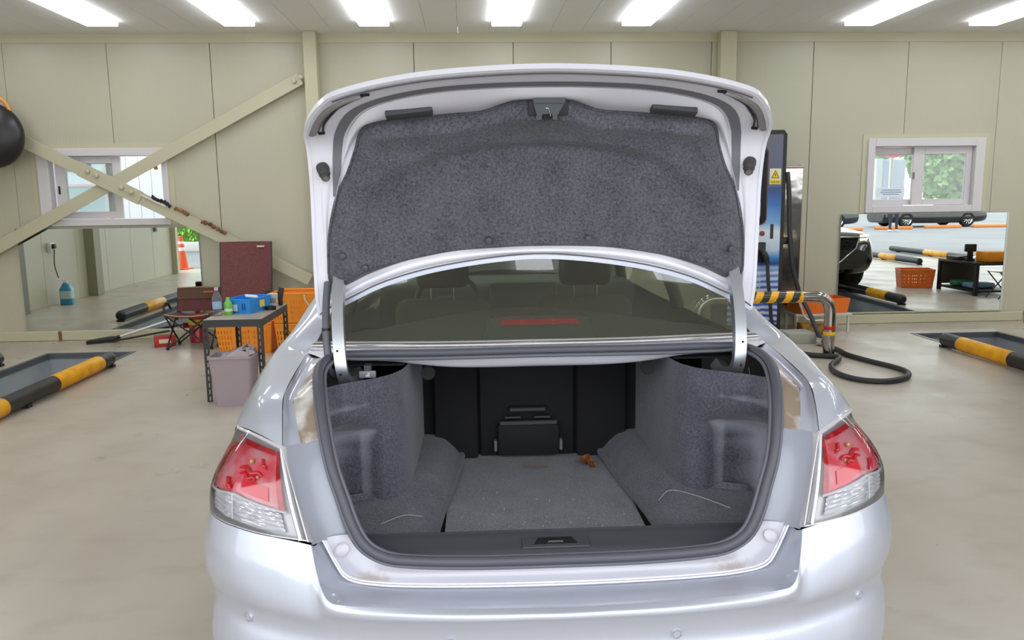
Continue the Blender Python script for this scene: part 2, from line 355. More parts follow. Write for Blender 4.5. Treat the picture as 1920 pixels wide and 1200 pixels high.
# ------------------------------------------------------------------ silver sedan (local x = right, y = forward from the rear end, z = up)
PAINT = mat('silver_paint', (192,196,210), .43, .55, coat=.8)
_n = PAINT.node_tree
PAINT_IN = mat('silver_paint_inner', (236,235,244), .40, .12, coat=.4)
GREYBAND = mat('grey_lid_band', (128,128,134), .45, .3)
DIRTY = mat('dirty_channel_paint', (222,218,216), .30, .2, coat=.4, noise=(9,(150,132,116),.42,.58,6))
FLANGE = mat('flange_shade_paint', (144,147,158), .42, .3, coat=.3)  # body silver in shade: the shade is put into a darker colour
RUBBER = mat('black_rubber', (82,82,91), .5, bump=(60,.15,.002))
SOFTRUB = mat('grey_rubber', (98,98,108), .5)
def carpet(name, c, dark, scale=140, rough=.95, pale_folds=0.):
    m = mat(name, c, rough, sheen=.25, spec=.15); nt = m.node_tree; b = nt.nodes['Principled BSDF']; tc = nt.nodes.new('ShaderNodeTexCoord')
    n1 = nt.nodes.new('ShaderNodeTexNoise'); n1.inputs['Scale'].default_value = scale; n1.inputs['Detail'].default_value = 4; n1.inputs['Roughness'].default_value = .7
    n2 = nt.nodes.new('ShaderNodeTexNoise'); n2.inputs['Scale'].default_value = 11; n2.inputs['Detail'].default_value = 5
    ad = nt.nodes.new('ShaderNodeMath'); ad.operation = 'MULTIPLY_ADD'; ad.inputs[1].default_value = .22; 
    ml = nt.nodes.new('ShaderNodeMath'); ml.operation = 'MULTIPLY'; ml.inputs[1].default_value = .78
    r = nt.nodes.new('ShaderNodeValToRGB'); r.color_ramp.elements[0].position = .33; r.color_ramp.elements[1].position = .67
    r.color_ramp.elements[0].color = (*lin(dark),1); r.color_ramp.elements[1].color = (*lin(c),1)
    for n in (n1,n2): nt.links.new(tc.outputs['Object'], n.inputs['Vector'])
    nt.links.new(n1.outputs['Fac'], ml.inputs[0]); nt.links.new(n2.outputs['Fac'], ad.inputs[0]); nt.links.new(ml.outputs[0], ad.inputs[2]); nt.links.new(ad.outputs[0], r.inputs[0]); nt.links.new(r.outputs[0], b.inputs['Base Color'])
    if pale_folds:   # carpet colour turns paler along convex folds
        g = nt.nodes.new('ShaderNodeNewGeometry'); k = nt.nodes.new('ShaderNodeMapRange'); k.inputs[1].default_value = .501; k.inputs[2].default_value = .512; k.inputs[4].default_value = pale_folds
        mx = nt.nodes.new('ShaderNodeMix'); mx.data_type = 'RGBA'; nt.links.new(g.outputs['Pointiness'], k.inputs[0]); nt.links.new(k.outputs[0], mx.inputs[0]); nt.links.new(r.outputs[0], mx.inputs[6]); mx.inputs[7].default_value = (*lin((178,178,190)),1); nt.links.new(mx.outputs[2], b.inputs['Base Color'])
    bp = nt.nodes.new('ShaderNodeBump'); bp.inputs['Strength'].default_value = .5; bp.inputs['Distance'].default_value = .003
    nt.links.new(n1.outputs['Fac'], bp.inputs['Height']); nt.links.new(bp.outputs[0], b.inputs['Normal']); return m
FELT = carpet('charcoal_felt', (112,112,121), (56,56,63))
TCARPET = carpet('trunk_carpet', (104,103,115), (54,53,63), 170, pale_folds=.6)
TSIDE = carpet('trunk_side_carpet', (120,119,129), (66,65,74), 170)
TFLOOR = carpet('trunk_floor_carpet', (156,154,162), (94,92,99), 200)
DARKTRIM = mat('dark_plastic', (78,80,86), .5, bump=(180,.2,.001))
BLACK = mat('black_plastic', (22,22,24), .45)
VBLACK = mat('matt_black', (14,14,15), .8)
CHROME = mat('chrome', (214,214,216), .12, 1.)
STEEL = mat('brushed_aluminium', (196,200,208), .32, .85)
car = thing('sedan', 'silver four-door sedan with its trunk lid raised, seen from behind', 'car', (.2111,1.7872,0), 0)
car.rotation_euler = (0, R(-.17), R(-.69))
def both(name, G, m, thick=.0, flip=False, angle=60, parent=None):
    patch(name, G, m, parent or car, thick, flip, angle); patch(name, flipx(G), m, parent or car, thick, flip, angle)
# --- quarter panels, shoulders and C-pillars
RIDGE = [(.687,.174,.966),(.697,.23,1.032),(.707,.30,1.068),(.711,.42,1.088),(.714,.55,1.104),(.716,.72,1.115),(.716,.79,1.118)]
SEC = [
 [(.687,.174,.966),(.765,.238,.984),(.839,.319,.981),(.872,.39,.93),(.898,.44,.86),(.910,.44,.795)],
 [(.697,.23,1.032),(.775,.28,1.024),(.843,.36,.996),(.880,.43,.94),(.902,.47,.86),(.914,.48,.795)],
 [(.707,.30,1.068),(.785,.34,1.053),(.848,.42,1.012),(.886,.49,.95),(.906,.52,.86),(.917,.53,.795)],
 [(.712,.45,1.092),(.795,.48,1.074),(.853,.55,1.040),(.892,.6,.96),(.911,.62,.86),(.92,.63,.795)],
 [(.715,.62,1.109),(.80,.64,1.096),(.857,.68,1.065),(.898,.7,.97),(.916,.72,.86),(.924,.73,.795)],
 [(.716,.79,1.118),(.803,.80,1.117),(.856,.82,1.088),(.902,.83,.98),(.92,.84,.87),(.927,.85,.795)],
 [(.680,.98,1.222),(.775,.97,1.178),(.838,.97,1.122),(.900,.98,.99),(.922,1.0,.87),(.929,1.0,.795)],
 [(.640,1.18,1.318),(.735,1.17,1.268),(.812,1.16,1.19),(.896,1.16,1.0),(.922,1.18,.87),(.93,1.18,.795)],
 [(.600,1.40,1.402),(.695,1.40,1.352),(.780,1.40,1.24),(.888,1.40,1.0),(.922,1.40,.87),(.93,1.40,.795)]]
both('quarter_panel', surf(SEC, 34, 60), PAINT)
GUT = [(.645,.197,.960),(.659,.23,.992),(.676,.28,1.040),(.684,.31,1.055),(.682,.42,1.075),(.676,.53,1.092),(.668,.62,1.102)]
rid = [(.686,.176,.966),(.696,.232,1.031),(.7065,.302,1.067),(.7085,.36,1.078),(.7105,.45,1.090),(.713,.56,1.104),(.715,.66,1.111)]
both('gutter_wall', surf([GUT, [tuple((np.array(a)*.5+np.array(b)*.5)+np.array((.004,0,-.006))) for a, b in zip(GUT, rid)], rid], 40, 8), PAINT, flip=True)
# --- trunk aperture: weatherstrip path, dirty channel, grey flange, sill
WS = [(0,.088,.681),(.227,.09,.682),(.40,.103,.687),(.452,.107,.702),(.488,.11,.731),(.514,.12,.777),(.540,.14,.845),(.563,.16,.908),(.584,.20,.979),(.604,.26,1.050),(.620,.33,1.090),(.632,.40,1.107),(.638,.50,1.113),(.622,.585,1.114),(.575,.615,1.113),(.30,.60,1.114),(0,.595,1.116)]
loop = WS+[(-a,v,z) for a, v, z in WS[-2:0:-1]]
wsp = crom(loop, 220, True)
ws = tube('weatherstrip', wsp, .0125, RUBBER, car, 12, True)
ctr = np.array((0,.35,.92)); 
lip = []
for i, p in enumerate(wsp):
    t = wsp[(i+1)%220]-wsp[i-1]; t /= np.linalg.norm(t); d = ctr-p; d -= t*(d@t); d /= np.linalg.norm(d); lip.append(p+d*.016-np.array((0,0,.004)))
tube('seal_lip', lip, .006, SOFTRUB, ws, 8, True)
lip2 = []
for i, p in enumerate(wsp):
    t = wsp[(i+1)%220]-wsp[i-1]; t /= np.linalg.norm(t); d = ctr-p; d -= t*(d@t); d /= np.linalg.norm(d); lip2.append(p-d*.0125-np.array((0,0,.004)))
tube('seal_base', lip2, .0045, SOFTRUB, ws, 8, True)
st_lo = [(.520,.126,.748),(.548,.148,.845),(.571,.17,.908),(.593,.208,.972)]
lamp_in = [(.602,.066,.750),(.632,.10,.825),(.660,.142,.896),(.684,.182,.962)]
both('aperture_flange', coons(st_lo, lamp_in, [st_lo[0],(.56,.108,.748),lamp_in[0]], [st_lo[-1],(.64,.20,.966),lamp_in[-1]], 14, 10), FLANGE)
st_up = [(.593,.208,.972),(.612,.265,1.043),(.628,.335,1.083),(.640,.40,1.099),(.646,.50,1.105),(.640,.58,1.107)]
both('drain_channel', coons(st_up, GUT, [st_up[0],(.62,.202,.968),GUT[0]], [st_up[-1],(.655,.60,1.106),GUT[-1]], 40, 14), DIRTY)
both('channel_end', coons([(.640,.58,1.107),(.655,.60,1.106),(.668,.62,1.102)], [(.60,.66,1.116),(.66,.69,1.117),(.715,.70,1.115)], [(.640,.58,1.107),(.60,.66,1.116)], [(.668,.62,1.102),(.715,.70,1.115)], 6, 6), PAINT_IN)
both('gutter_end', np.array([[(.668,.62,1.102),(.690,.66,1.108),(.715,.70,1.115)],[(.69,.64,1.107),(.703,.66,1.110),(.7155,.68,1.1135)],[(.7155,.655,1.1112),(.7157,.66,1.112),(.716,.665,1.1125)]]), PAINT_IN)
both('ledge_corner', np.array([[(.60,.66,1.1155),(.66,.675,1.1155),(.716,.69,1.1155)],[(.60,.657,1.116),(.665,.735,1.116),(.718,.80,1.117)]]), PAINT_IN)
SG = [(0,.068,.631),(.20,.070,.632),(.40,.074,.638),(.476,.078,.645),(.512,.082,.652),(.532,.084,.664),(.548,.087,.69),(.565,.093,.722),(.581,.10,.752)]
WSL = [(0,.084,.671),(.20,.086,.672),(.36,.095,.675),(.42,.10,.682),(.455,.102,.695),(.482,.104,.712),(.500,.107,.728),(.512,.111,.742),(.522,.115,.754)]
G = surf([WSL, [tuple(np.array(a)*.5+np.array(b)*.5+np.array((0,-.006,.004))) for a, b in zip(WSL, SG)], SG], 50, 9)
Gf = np.concatenate([flipx(G), G[:,1:]], axis=1)
SILLM = mat('sill_paint', (184,183,193), .40, .12, coat=.4); _nt = SILLM.node_tree; _tc = _nt.nodes.new('ShaderNodeTexCoord'); _cols = None
_prev = None   # brown grime rubbed into the two sill corners
for cx in (-.47,.44):
    mp = _nt.nodes.new('ShaderNodeMapping'); mp.inputs['Location'].default_value = (-cx*14,-.08*10,-.652*40); mp.inputs['Scale'].default_value = (14,10,40); _nt.links.new(_tc.outputs['Object'], mp.inputs[0])
    ln = _nt.nodes.new('ShaderNodeVectorMath'); ln.operation = 'LENGTH'; _nt.links.new(mp.outputs[0], ln.inputs[0]); nz = _nt.nodes.new('ShaderNodeTexNoise'); nz.inputs['Scale'].default_value = 60; _nt.links.new(_tc.outputs['Object'], nz.inputs['Vector'])
    ad = _nt.nodes.new('ShaderNodeMath'); ad.operation = 'ADD'; _nt.links.new(ln.outputs['Value'], ad.inputs[0]); _nt.links.new(nz.outputs['Fac'], ad.inputs[1]); rr_ = _nt.nodes.new('ShaderNodeMapRange'); rr_.inputs[1].default_value = 1.35; rr_.inputs[2].default_value = .75; rr_.inputs[4].default_value = .75; _nt.links.new(ad.outputs[0], rr_.inputs[0])
    mx = _nt.nodes.new('ShaderNodeMix'); mx.data_type = 'RGBA'; _nt.links.new(rr_.outputs[0], mx.inputs[0]); mx.inputs[7].default_value = (*lin((150,136,128)),1)
    if _prev is None: mx.inputs[6].default_value = (*lin((184,183,193)),1)
    else: _nt.links.new(_prev, mx.inputs[6])
    _prev = mx.outputs[2]
_nt.links.new(_prev, _nt.nodes['Principled BSDF'].inputs['Base Color'])
sill = patch('rear_sill', Gf, SILLM, car, flip=True)
# folded double bead along the bumper seam
for off, rr in ((0,.0035),(.010,.003)):
    q = [(a,v-off,z-off*.1) for a, v, z in SG]; q = [(-a,v,z) for a, v, z in q[::-1]]+q[1:]
    tube('seam_bead', crom(q, 90), rr, PAINT_IN, sill, 8)
for s in (-1,1):   # round access covers and dirt by the sill corners
    M = basis((s*.533,.084,.728), (1,0,0), (-s*.15,.35,.92)); b = MB(); b.lathe([(0,.0),(.0165,.0),(.0165,.004),(.0145,.0052),(0,.0055)], 28, M); b.out('access_cover', SILLM, sill)
# --- bumper
TOP = [(0,-.05,.628),(.25,-.048,.633),(.44,-.042,.640),(.52,-.034,.644),(.548,-.028,.650),(.566,-.014,.668),(.586,.02,.706),(.601,.05,.757)]
TOP2 = [(.601,.05,.757),(.640,.062,.762),(.690,.075,.768),(.745,.095,.772),(.80,.127,.775),(.85,.166,.777),(.885,.205,.782),(.903,.25,.786),(.912,.34,.79),(.92,.50,.793),(.926,.70,.794)]
def low(cr):   # vertical profile below the crease: shallow waist, then a lower flare
    c = np.array(cr, float); out = [c]
    for dz, dv in ((-.03,.010),(-.065,.014),(-.10,.004),(-.16,-.004),(-.25,.002),(-.34,.03),(-.40,.08)):
        q = c.copy(); q[:,2] += dz; n = np.stack([np.clip(q[:,0],0,1)**3*.9, -np.ones(len(q))*np.clip(1-np.clip(q[:,1],0,.5)/.5,0,1)], 1); q[:,0] -= n[:,0]*dv; q[:,1] -= n[:,1]*dv*1.0; out.append(q)
    return out
CR1 = [(0,-.064,.600),(.25,-.060,.600),(.44,-.044,.601),(.515,-.030,.602),(.540,-.023,.602),(.560,-.018,.602),(.578,-.012,.602),(.597,-.005,.602)]
CR2 = [(.597,-.005,.602),(.635,.010,.603),(.685,.032,.604),(.74,.058,.606),(.80,.096,.607),(.855,.142,.608),(.895,.190,.609),(.915,.245,.611),(.924,.34,.612),(.931,.50,.613),(.934,.70,.614)]
def midrow(a, b, t, out): return [tuple(np.array(p)*(1-t)+np.array(q)*t+np.array((out*min(1,max(0,(p[0]-.6)/.3)), -out, out*.6))) for p, q in zip(a, b)]
def bump_half(T, Cc, nu): return surf([T, midrow(T,Cc,.25,.006), midrow(T,Cc,.5,.010), midrow(T,Cc,.8,.008)]+low(Cc), nu, 46)
b1 = bump_half(TOP, CR1, 40); b2 = bump_half(TOP2, CR2, 50)
Gb = np.concatenate([flipx(b2)[:, :-1], flipx(b1)[:, :-1], b1[:, :-1], b2], axis=1)
bumper = patch('bumper', Gb, PAINT, car, flip=True, angle=50)
# flat step between sill and bumper edge
TB = b1[0]
ST = [(0,.060,.629),(.20,.062,.630),(.40,.066,.636),(.476,.070,.643),(.514,.074,.650),(.536,.077,.663),(.555,.082,.69),(.572,.088,.722),(.590,.092,.752)][:9]
SB = crom([(a,v+.012,z) for a, v, z in ST], len(TB)); _t = np.linspace(0,1,12)[:,None,None]; G = SB[None]*(1-_t)+TB[None]*_t; G[...,2] -= .010*np.sin(_t[...,0]*math.pi)*(1-.0*G[...,0])
both('bumper_step', G, PAINT, flip=True, parent=bumper)
def on_bumper(a, z):
    H = Gb.reshape(-1,3); i = np.argmin((H[:,0]-a)**2*1.0+(H[:,2]-z)**2+np.where(H[:,1] > .4, 9, 0)); return H[i]
for a, z in ((-.777,.553),(.777,.553),(-.26,.545),(.26,.545)):
    p = on_bumper(a, z); j = on_bumper(a+.05, z)-on_bumper(a-.05, z); tx = Vector(j).normalized(); M = basis(tuple(p), tx, (0,-.12,1)); 
    b = MB(); b.lathe([(0,.003),(.009,.003),(.0095,.0015),(.0105,.0015),(.011,.004),(.0135,.004),(.0145,.0),(.0145,-.006)], 28, M); b.out('parking_sensor', PAINT, bumper)
# --- tail lamps
LI = [(.607,.050,.766),(.632,.088,.829),(.660,.130,.90),(.687,.172,.965)]
LT = [(.687,.172,.965),(.765,.236,.982),(.839,.317,.980)]
LB = [(.607,.050,.766),(.69,.075,.770),(.745,.095,.774),(.80,.127,.777),(.85,.166,.779),(.885,.205,.784),(.903,.25,.788),(.910,.43,.795)]
LO = [(.910,.43,.795),(.903,.41,.86),(.875,.38,.93),(.839,.317,.980)]
GL = coons(LB, LT, LI, LO, 61, 31)   # rows bottom to top, columns inner to outer
_bul = np.sin(np.linspace(0,1,61)*math.pi)[None,:]*np.sin(np.linspace(0,1,31)*math.pi)[:,None]
GL[...,0] += .020*_bul; GL[...,1] -= .030*_bul
_dn = np.cross(np.gradient(GL, axis=1), np.gradient(GL, axis=0)); _dn /= np.linalg.norm(_dn, axis=2, keepdims=True)
def lamp_at(u, v, off=0.):
    x, y = np.clip(u,0,1)*60, np.clip(v,0,1)*30; i, j = min(int(x),59), min(int(y),29); fx, fy = x-i, y-j
    f = lambda A: (1-fx)*(1-fy)*A[j,i]+fx*(1-fy)*A[j,i+1]+(1-fx)*fy*A[j+1,i]+fx*fy*A[j+1,i+1]
    return f(GL)+f(_dn)*off
def lamp_patch(uL, uR, vB, vT, off, nu=24, nv=14):
    """uL,uR: functions of t (0 bottom..1 top); vB,vT: functions of u"""
    G = np.zeros((nv,nu,3))
    for j in range(nv):
        t = j/(nv-1)
        for i in range(nu):
            s = i/(nu-1); u = uL(t)*(1-s)+uR(t)*s; v = vB(u)*(1-t)+vT(u)*t; G[j,i] = lamp_at(u, v, off(u,v) if callable(off) else off)
    return G
REDL = mat('red_lamp_lens', (232,22,48), .12, coat=1.)
REDD = mat('deep_red_lens', (214,8,30), .08, coat=1., noise=(40,(168,4,22),.4,.6))
PINK = mat('frosted_red_lens', (216,146,152), .22, coat=1., noise=(13,(226,62,80),.40,.60))
CLEARL = mat('clear_lamp_reflector', (226,228,232), .18, .35, coat=1., bump=(38,.6,.008))
WHITER = mat('white_lamp_rim', (236,236,240), .25, .2, coat=.6)
COVER = glass('lamp_cover_glass', (.93,.93,.94), .03, 1.38)
HOUS = mat('lamp_housing_grey', (206,203,206), .35, .1, coat=.6)
AMBER = mat('bulb_amber', (236,190,120), .15, coat=1.)
bound = lambda u: .27+.10*max(0,1-abs(u-.40)/.34)-.02*u
def lamps(sgn, name):
    t = patch(name, GL-_dn*.022 if sgn > 0 else flipx(GL-_dn*.022), HOUS, car, angle=50)
    fx = (lambda G: G) if sgn > 0 else flipx
    patch('frosted_lens', fx(lamp_patch(lambda t: .118, lambda t: .955-.06*t, lambda u: bound(u)+.02, lambda u: .90, -.012, 40, 24)), PINK, t)
    patch('red_edge_strip', fx(lamp_patch(lambda t: .085, lambda t: .118, lambda u: bound(u)+.02, lambda u: .93, -.008)), REDD, t)
    patch('red_top_strip', fx(lamp_patch(lambda t: .14, lambda t: .62, lambda u: .875, lambda u: .93, -.007)), REDD, t)
    patch('red_reflector', fx(lamp_patch(lambda t: .17, lambda t: .36, lambda u: bound(u)+.07, lambda u: bound(u)+.22, -.008, 12, 10)), REDL, t, .002)
    for (u0,v0,u1,v1,ru) in ((.22,.62,.42,.66,.006),(.26,.56,.40,.60,.005),(.44,.40,.50,.50,.006),(.20,.70,.26,.80,.004)):
        q = [lamp_at(u0+(u1-u0)*k/8, v0+(v1-v0)*k/8+.02*math.sin(k*1.3), -.007) for k in range(9)]; tube('bulb_shroud', [(sgn*p[0],p[1],p[2]) for p in q], [ru*(.5+.5*math.sin(math.pi*(k+.6)/9.2)) for k in range(9)], REDL, t, 8)
    rib = lambda u, v: -.010-.004*abs(math.sin(v*62))-.003*abs(math.sin(u*26))
    patch('clear_lens', fx(lamp_patch(lambda t: .115, lambda t: .97, lambda u: .045, lambda u: bound(u)-.012, rib, 70, 26)), CLEARL, t, angle=25)
    ring = [lamp_at(.56+.27*math.cos(a), .62+.25*math.sin(a), -.007) for a in np.linspace(-1.35,1.15,26)]
    tube('reflector_arc', [(sgn*p[0],p[1],p[2]) for p in ring], [.0055*math.sin(math.pi*(k+.7)/26.4)+.001 for k in range(26)], REDL, t, 8)
    for path, rr in (([(u, bound(u)+.004) for u in np.linspace(.08,.95,24)], .0032), ([(.41,.07),(.41,bound(.41))], .002)):
        q = [lamp_at(u, v, -.006) for u, v in path]; tube('lens_divider', [(sgn*p[0],p[1],p[2]) for p in q], rr, WHITER, t, 6)
    q = [lamp_at(u, .985, -.004) for u in np.linspace(.0,1,20)]; tube('cover_rim', [(sgn*p[0],p[1],p[2]) for p in q], .006, HOUS, t, 6)
    q = [lamp_at(.04, v, -.006) for v in np.linspace(.0,1,20)]; tube('inner_rim', [(sgn*p[0],p[1],p[2]) for p in q], .007, WHITER, t, 6)
    for u, v, rr in ((.34,.74,.0065),(.25,.60,.0035)):
        p = lamp_at(u, v, -.006); b = MB(); bmesh.ops.create_icosphere(b.bm, subdivisions=2, radius=rr, matrix=Matrix.Translation((sgn*p[0],p[1],p[2]))); b.out('bulb_glint', AMBER, t)
    B0, B1 = GL, GL-_dn*.022; per = [(0,i) for i in range(61)]+[(j,60) for j in range(1,31)]+[(30,i) for i in range(59,-1,-1)]+[(j,0) for j in range(29,-1,-1)]
    W_ = np.array([[B[j,i]*np.array((sgn,1,1)) for j, i in per] for B in (B0, B1)]); patch('cover_wall', W_, HOUS, t, .003)
    G = GL if sgn > 0 else flipx(GL); patch('lens_cover', G, COVER, t, angle=50)
    return t
lamps(-1, 'tail_lamp'); lamps(1, 'tail_lamp')
# --- rear window, its ledge and trims
GW = surf([[(-.716,.79,1.118),(-.36,.715,1.124),(0,.695,1.126),(.36,.715,1.124),(.716,.79,1.118)],
 [(-.665,1.05,1.262),(-.34,.97,1.272),(0,.95,1.276),(.34,.97,1.272),(.665,1.05,1.262)],
 [(-.600,1.40,1.402),(-.31,1.33,1.418),(0,1.31,1.422),(.31,1.33,1.418),(.600,1.40,1.402)]], 40, 30)
CARG = hazy('tinted_car_glass', (.74,.79,.70), .24, (172,170,154), 1.24)
patch('rear_window', GW, CARG, car)
patch('window_ledge', coons([(-.60,.655,1.115),(-.3,.612,1.114),(0,.603,1.116),(.3,.612,1.114),(.60,.655,1.115)], [(-.716,.79,1.116),(-.36,.713,1.122),(0,.693,1.124),(.36,.713,1.122),(.716,.79,1.116)], [(-.60,.655,1.115),(-.716,.79,1.116)], [(.60,.655,1.115),(.716,.79,1.116)], 40, 6), PAINT_IN, car)
base = crom([(-.718,.788,1.120),(-.36,.711,1.126),(0,.691,1.128),(.36,.711,1.126),(.718,.788,1.120)], 40)
tube('window_molding', base, .0045, mat('molding_grey', (176,170,166), .35, .5), car, 8)
tube('ledge_rubber', base-np.array((0,.030,.002)), .006, RUBBER, car, 8)
tube('ledge_bead', base-np.array((0,.052,.000)), .005, mat('ledge_chrome', (200,198,196), .2, .7), car, 8)
# silver cross member under the window ledge
G = surf([[(-.50,.628,1.092),(-.28,.625,1.096),(0,.622,1.097),(.28,.625,1.096),(.50,.628,1.092)],[(-.50,.640,1.085),(-.28,.636,1.076),(0,.632,1.074),(.28,.636,1.076),(.50,.640,1.085)],[(-.48,.66,1.082),(-.28,.655,1.058),(0,.655,1.055),(.28,.655,1.058),(.48,.66,1.082)],[(-.47,.70,1.08),(-.27,.70,1.048),(0,.70,1.044),(.27,.70,1.048),(.47,.70,1.08)]], 40, 16)
patch('rear_cross_member', G, PAINT_IN, car, flip=True)
# --- roof, doors, front of the car
roof = surf([[(-.60,1.40,1.402),(-.31,1.33,1.418),(0,1.31,1.422),(.31,1.33,1.418),(.60,1.40,1.402)],[(-.62,2.0,1.435),(-.32,2.0,1.468),(0,2.0,1.476),(.32,2.0,1.468),(.62,2.0,1.435)],[(-.62,2.6,1.425),(-.32,2.6,1.458),(0,2.6,1.466),(.32,2.6,1.458),(.62,2.6,1.425)],[(-.60,3.0,1.365),(-.31,3.06,1.392),(0,3.08,1.398),(.31,3.06,1.392),(.60,3.0,1.365)]], 30, 30)
patch('roof', roof, PAINT, car)
patch('headliner', roof-np.array((0,0,.03)), mat('headliner_beige', (150,146,136), .9), car)
both('side_window', surf([[(.888,1.40,1.0),(.888,2.2,.99),(.878,3.0,.98),(.84,3.62,.99)],[(.80,1.40,1.21),(.79,2.2,1.26),(.78,2.8,1.24),(.80,3.3,1.14)],[(.62,1.42,1.40),(.635,2.0,1.432),(.635,2.6,1.42),(.62,2.98,1.365)]], 24, 12), CARG, flip=True)
both('door_panel', surf([[(.888,1.40,1.0),(.89,2.2,.99),(.88,3.0,.98),(.845,3.62,.99),(.80,4.1,.93),(.72,4.55,.82)],[(.922,1.40,.87),(.922,2.2,.87),(.918,3.0,.86),(.915,3.7,.86),(.89,4.2,.82),(.80,4.62,.74)],[(.93,1.40,.70),(.928,2.2,.68),(.925,3.0,.68),(.925,3.7,.68),(.905,4.25,.66),(.82,4.68,.62)],[(.90,1.40,.30),(.90,2.2,.26),(.90,3.0,.26),(.90,3.7,.26),(.89,4.25,.26),(.83,4.6,.26)]], 50, 16), PAINT, flip=True)
both('rear_side_panel', surf([[(.926,.70,.794),(.929,1.0,.795),(.93,1.40,.795)],[(.934,.70,.614),(.935,1.0,.62),(.93,1.40,.70)],[(.92,.72,.35),(.93,1.0,.64),(.92,1.40,.35)],[(.90,.75,.25),(.90,1.0,.63),(.90,1.40,.27)]], 20, 12), PAINT, flip=True)
shield = surf([[(-.78,3.66,.985),(-.4,3.80,1.0),(0,3.84,1.005),(.4,3.80,1.0),(.78,3.66,.985)],[(-.70,3.32,1.18),(-.36,3.42,1.20),(0,3.45,1.205),(.36,3.42,1.20),(.70,3.32,1.18)],[(-.60,3.0,1.365),(-.31,3.06,1.392),(0,3.08,1.398),(.31,3.06,1.392),(.60,3.0,1.365)]], 24, 20)
patch('windshield', shield, hazy('windshield_glass', (.74,.88,.78), .05, (190,205,190), 1.25), car, flip=True)
hood = surf([[(-.80,3.70,.985),(-.4,3.83,1.0),(0,3.86,1.005),(.4,3.83,1.0),(.80,3.70,.985)],[(-.79,4.2,.92),(-.4,4.25,.95),(0,4.27,.955),(.4,4.25,.95),(.79,4.2,.92)],[(-.70,4.58,.82),(-.4,4.72,.83),(0,4.76,.83),(.4,4.72,.83),(.70,4.58,.82)]], 24, 16)
patch('hood', hood, PAINT, car)
front = surf([[(-.72,4.57,.815),(-.4,4.73,.825),(0,4.77,.825),(.4,4.73,.825),(.72,4.57,.815)],[(-.82,4.66,.64),(-.42,4.86,.64),(0,4.92,.64),(.42,4.86,.64),(.82,4.66,.64)],[(-.83,4.68,.45),(-.44,4.88,.45),(0,4.93,.45),(.44,4.88,.45),(.83,4.68,.45)],[(-.83,4.60,.24),(-.42,4.80,.22),(0,4.84,.22),(.42,4.80,.22),(.83,4.60,.24)]], 30, 20)
fb = patch('front_bumper', front, PAINT, car)
MB().box(-.36,.36,4.83,4.90,.66,.78,.02).out('grille', BLACK, fb); MB().box(-.36,.36,4.895,4.91,.71,.73,.005).out('grille_bar', CHROME, fb)
MB().box(-.45,.45,4.88,4.925,.28,.40,.02).out('lower_grille', BLACK, fb)
for s in (-1,1): patch('headlamp', flipx(coons([(.42,4.74,.72),(.6,4.69,.70),(.80,4.55,.72)],[(.42,4.73,.80),(.6,4.66,.815),(.78,4.45,.83)],[(.42,4.74,.72),(.42,4.73,.80)],[(.80,4.55,.72),(.78,4.45,.83)],14,8)+np.array((0,.03,0))) if s < 0 else coons([(.42,4.74,.72),(.6,4.69,.70),(.80,4.55,.72)],[(.42,4.73,.80),(.6,4.66,.815),(.78,4.45,.83)],[(.42,4.74,.72),(.42,4.73,.80)],[(.80,4.55,.72),(.78,4.45,.83)],14,8)+np.array((0,.03,0)), CLEARL, fb, flip=True)
pl = MB().box(-.26,.26,4.945,4.955,.47,.58,.004,1).out('number_plate', mat('plate_white', (236,238,236), .35), fb)
text('plate_text', '02\ub85c 4047', .085, BLACK, pl, basis((0,4.956,.525), (-1,0,0), (0,0,1)))
MB().box(-.82,.82,.35,4.5,.2,.3).out('underbody', VBLACK, car)
# wheels
def wheel(parent, x, y, r, w, s, dark):
    t = MB(); M = basis((x,y,r), (0,1,0), (0,0,1), (s,0,0)); t.lathe([(r*.62,-w/2),(r*.93,-w/2),(r,-w*.3),(r,w*.3),(r*.93,w/2),(r*.62,w/2)], 36, M, False)
    o = t.out('tire', VBLACK, parent); b = MB(); b.lathe([(0,w*.30),(r*.14,w*.34),(r*.16,w*.28)], 20, M)
    b.lathe([(r*.55,w*.30),(r*.64,w*.46),(r*.66,w*.40),(r*.6,-w*.3)], 36, M, False)
    for k in range(10):
        A = M @ Matrix.Rotation(k*math.pi/5, 4, 'Z'); b.prism([(.1*r,-.035*r),(.60*r,-.055*r),(.60*r,.055*r),(.1*r,.035*r)], .03, A @ Matrix.Translation((0,0,w*.26)))
    b.out('wheel_rim', CHROME if dark else STEEL, o); MB().lathe([(0,-w*.1),(r*.62,-w*.1),(r*.62,-w*.05),(0,-w*.05)], 24, M).out('brake_backing', VBLACK, o)
    return o
for x, s in ((-.80,-1),(.80,1)):
    for y in (1.06,3.86): wheel(car, x, y, .325, .215, s, False)
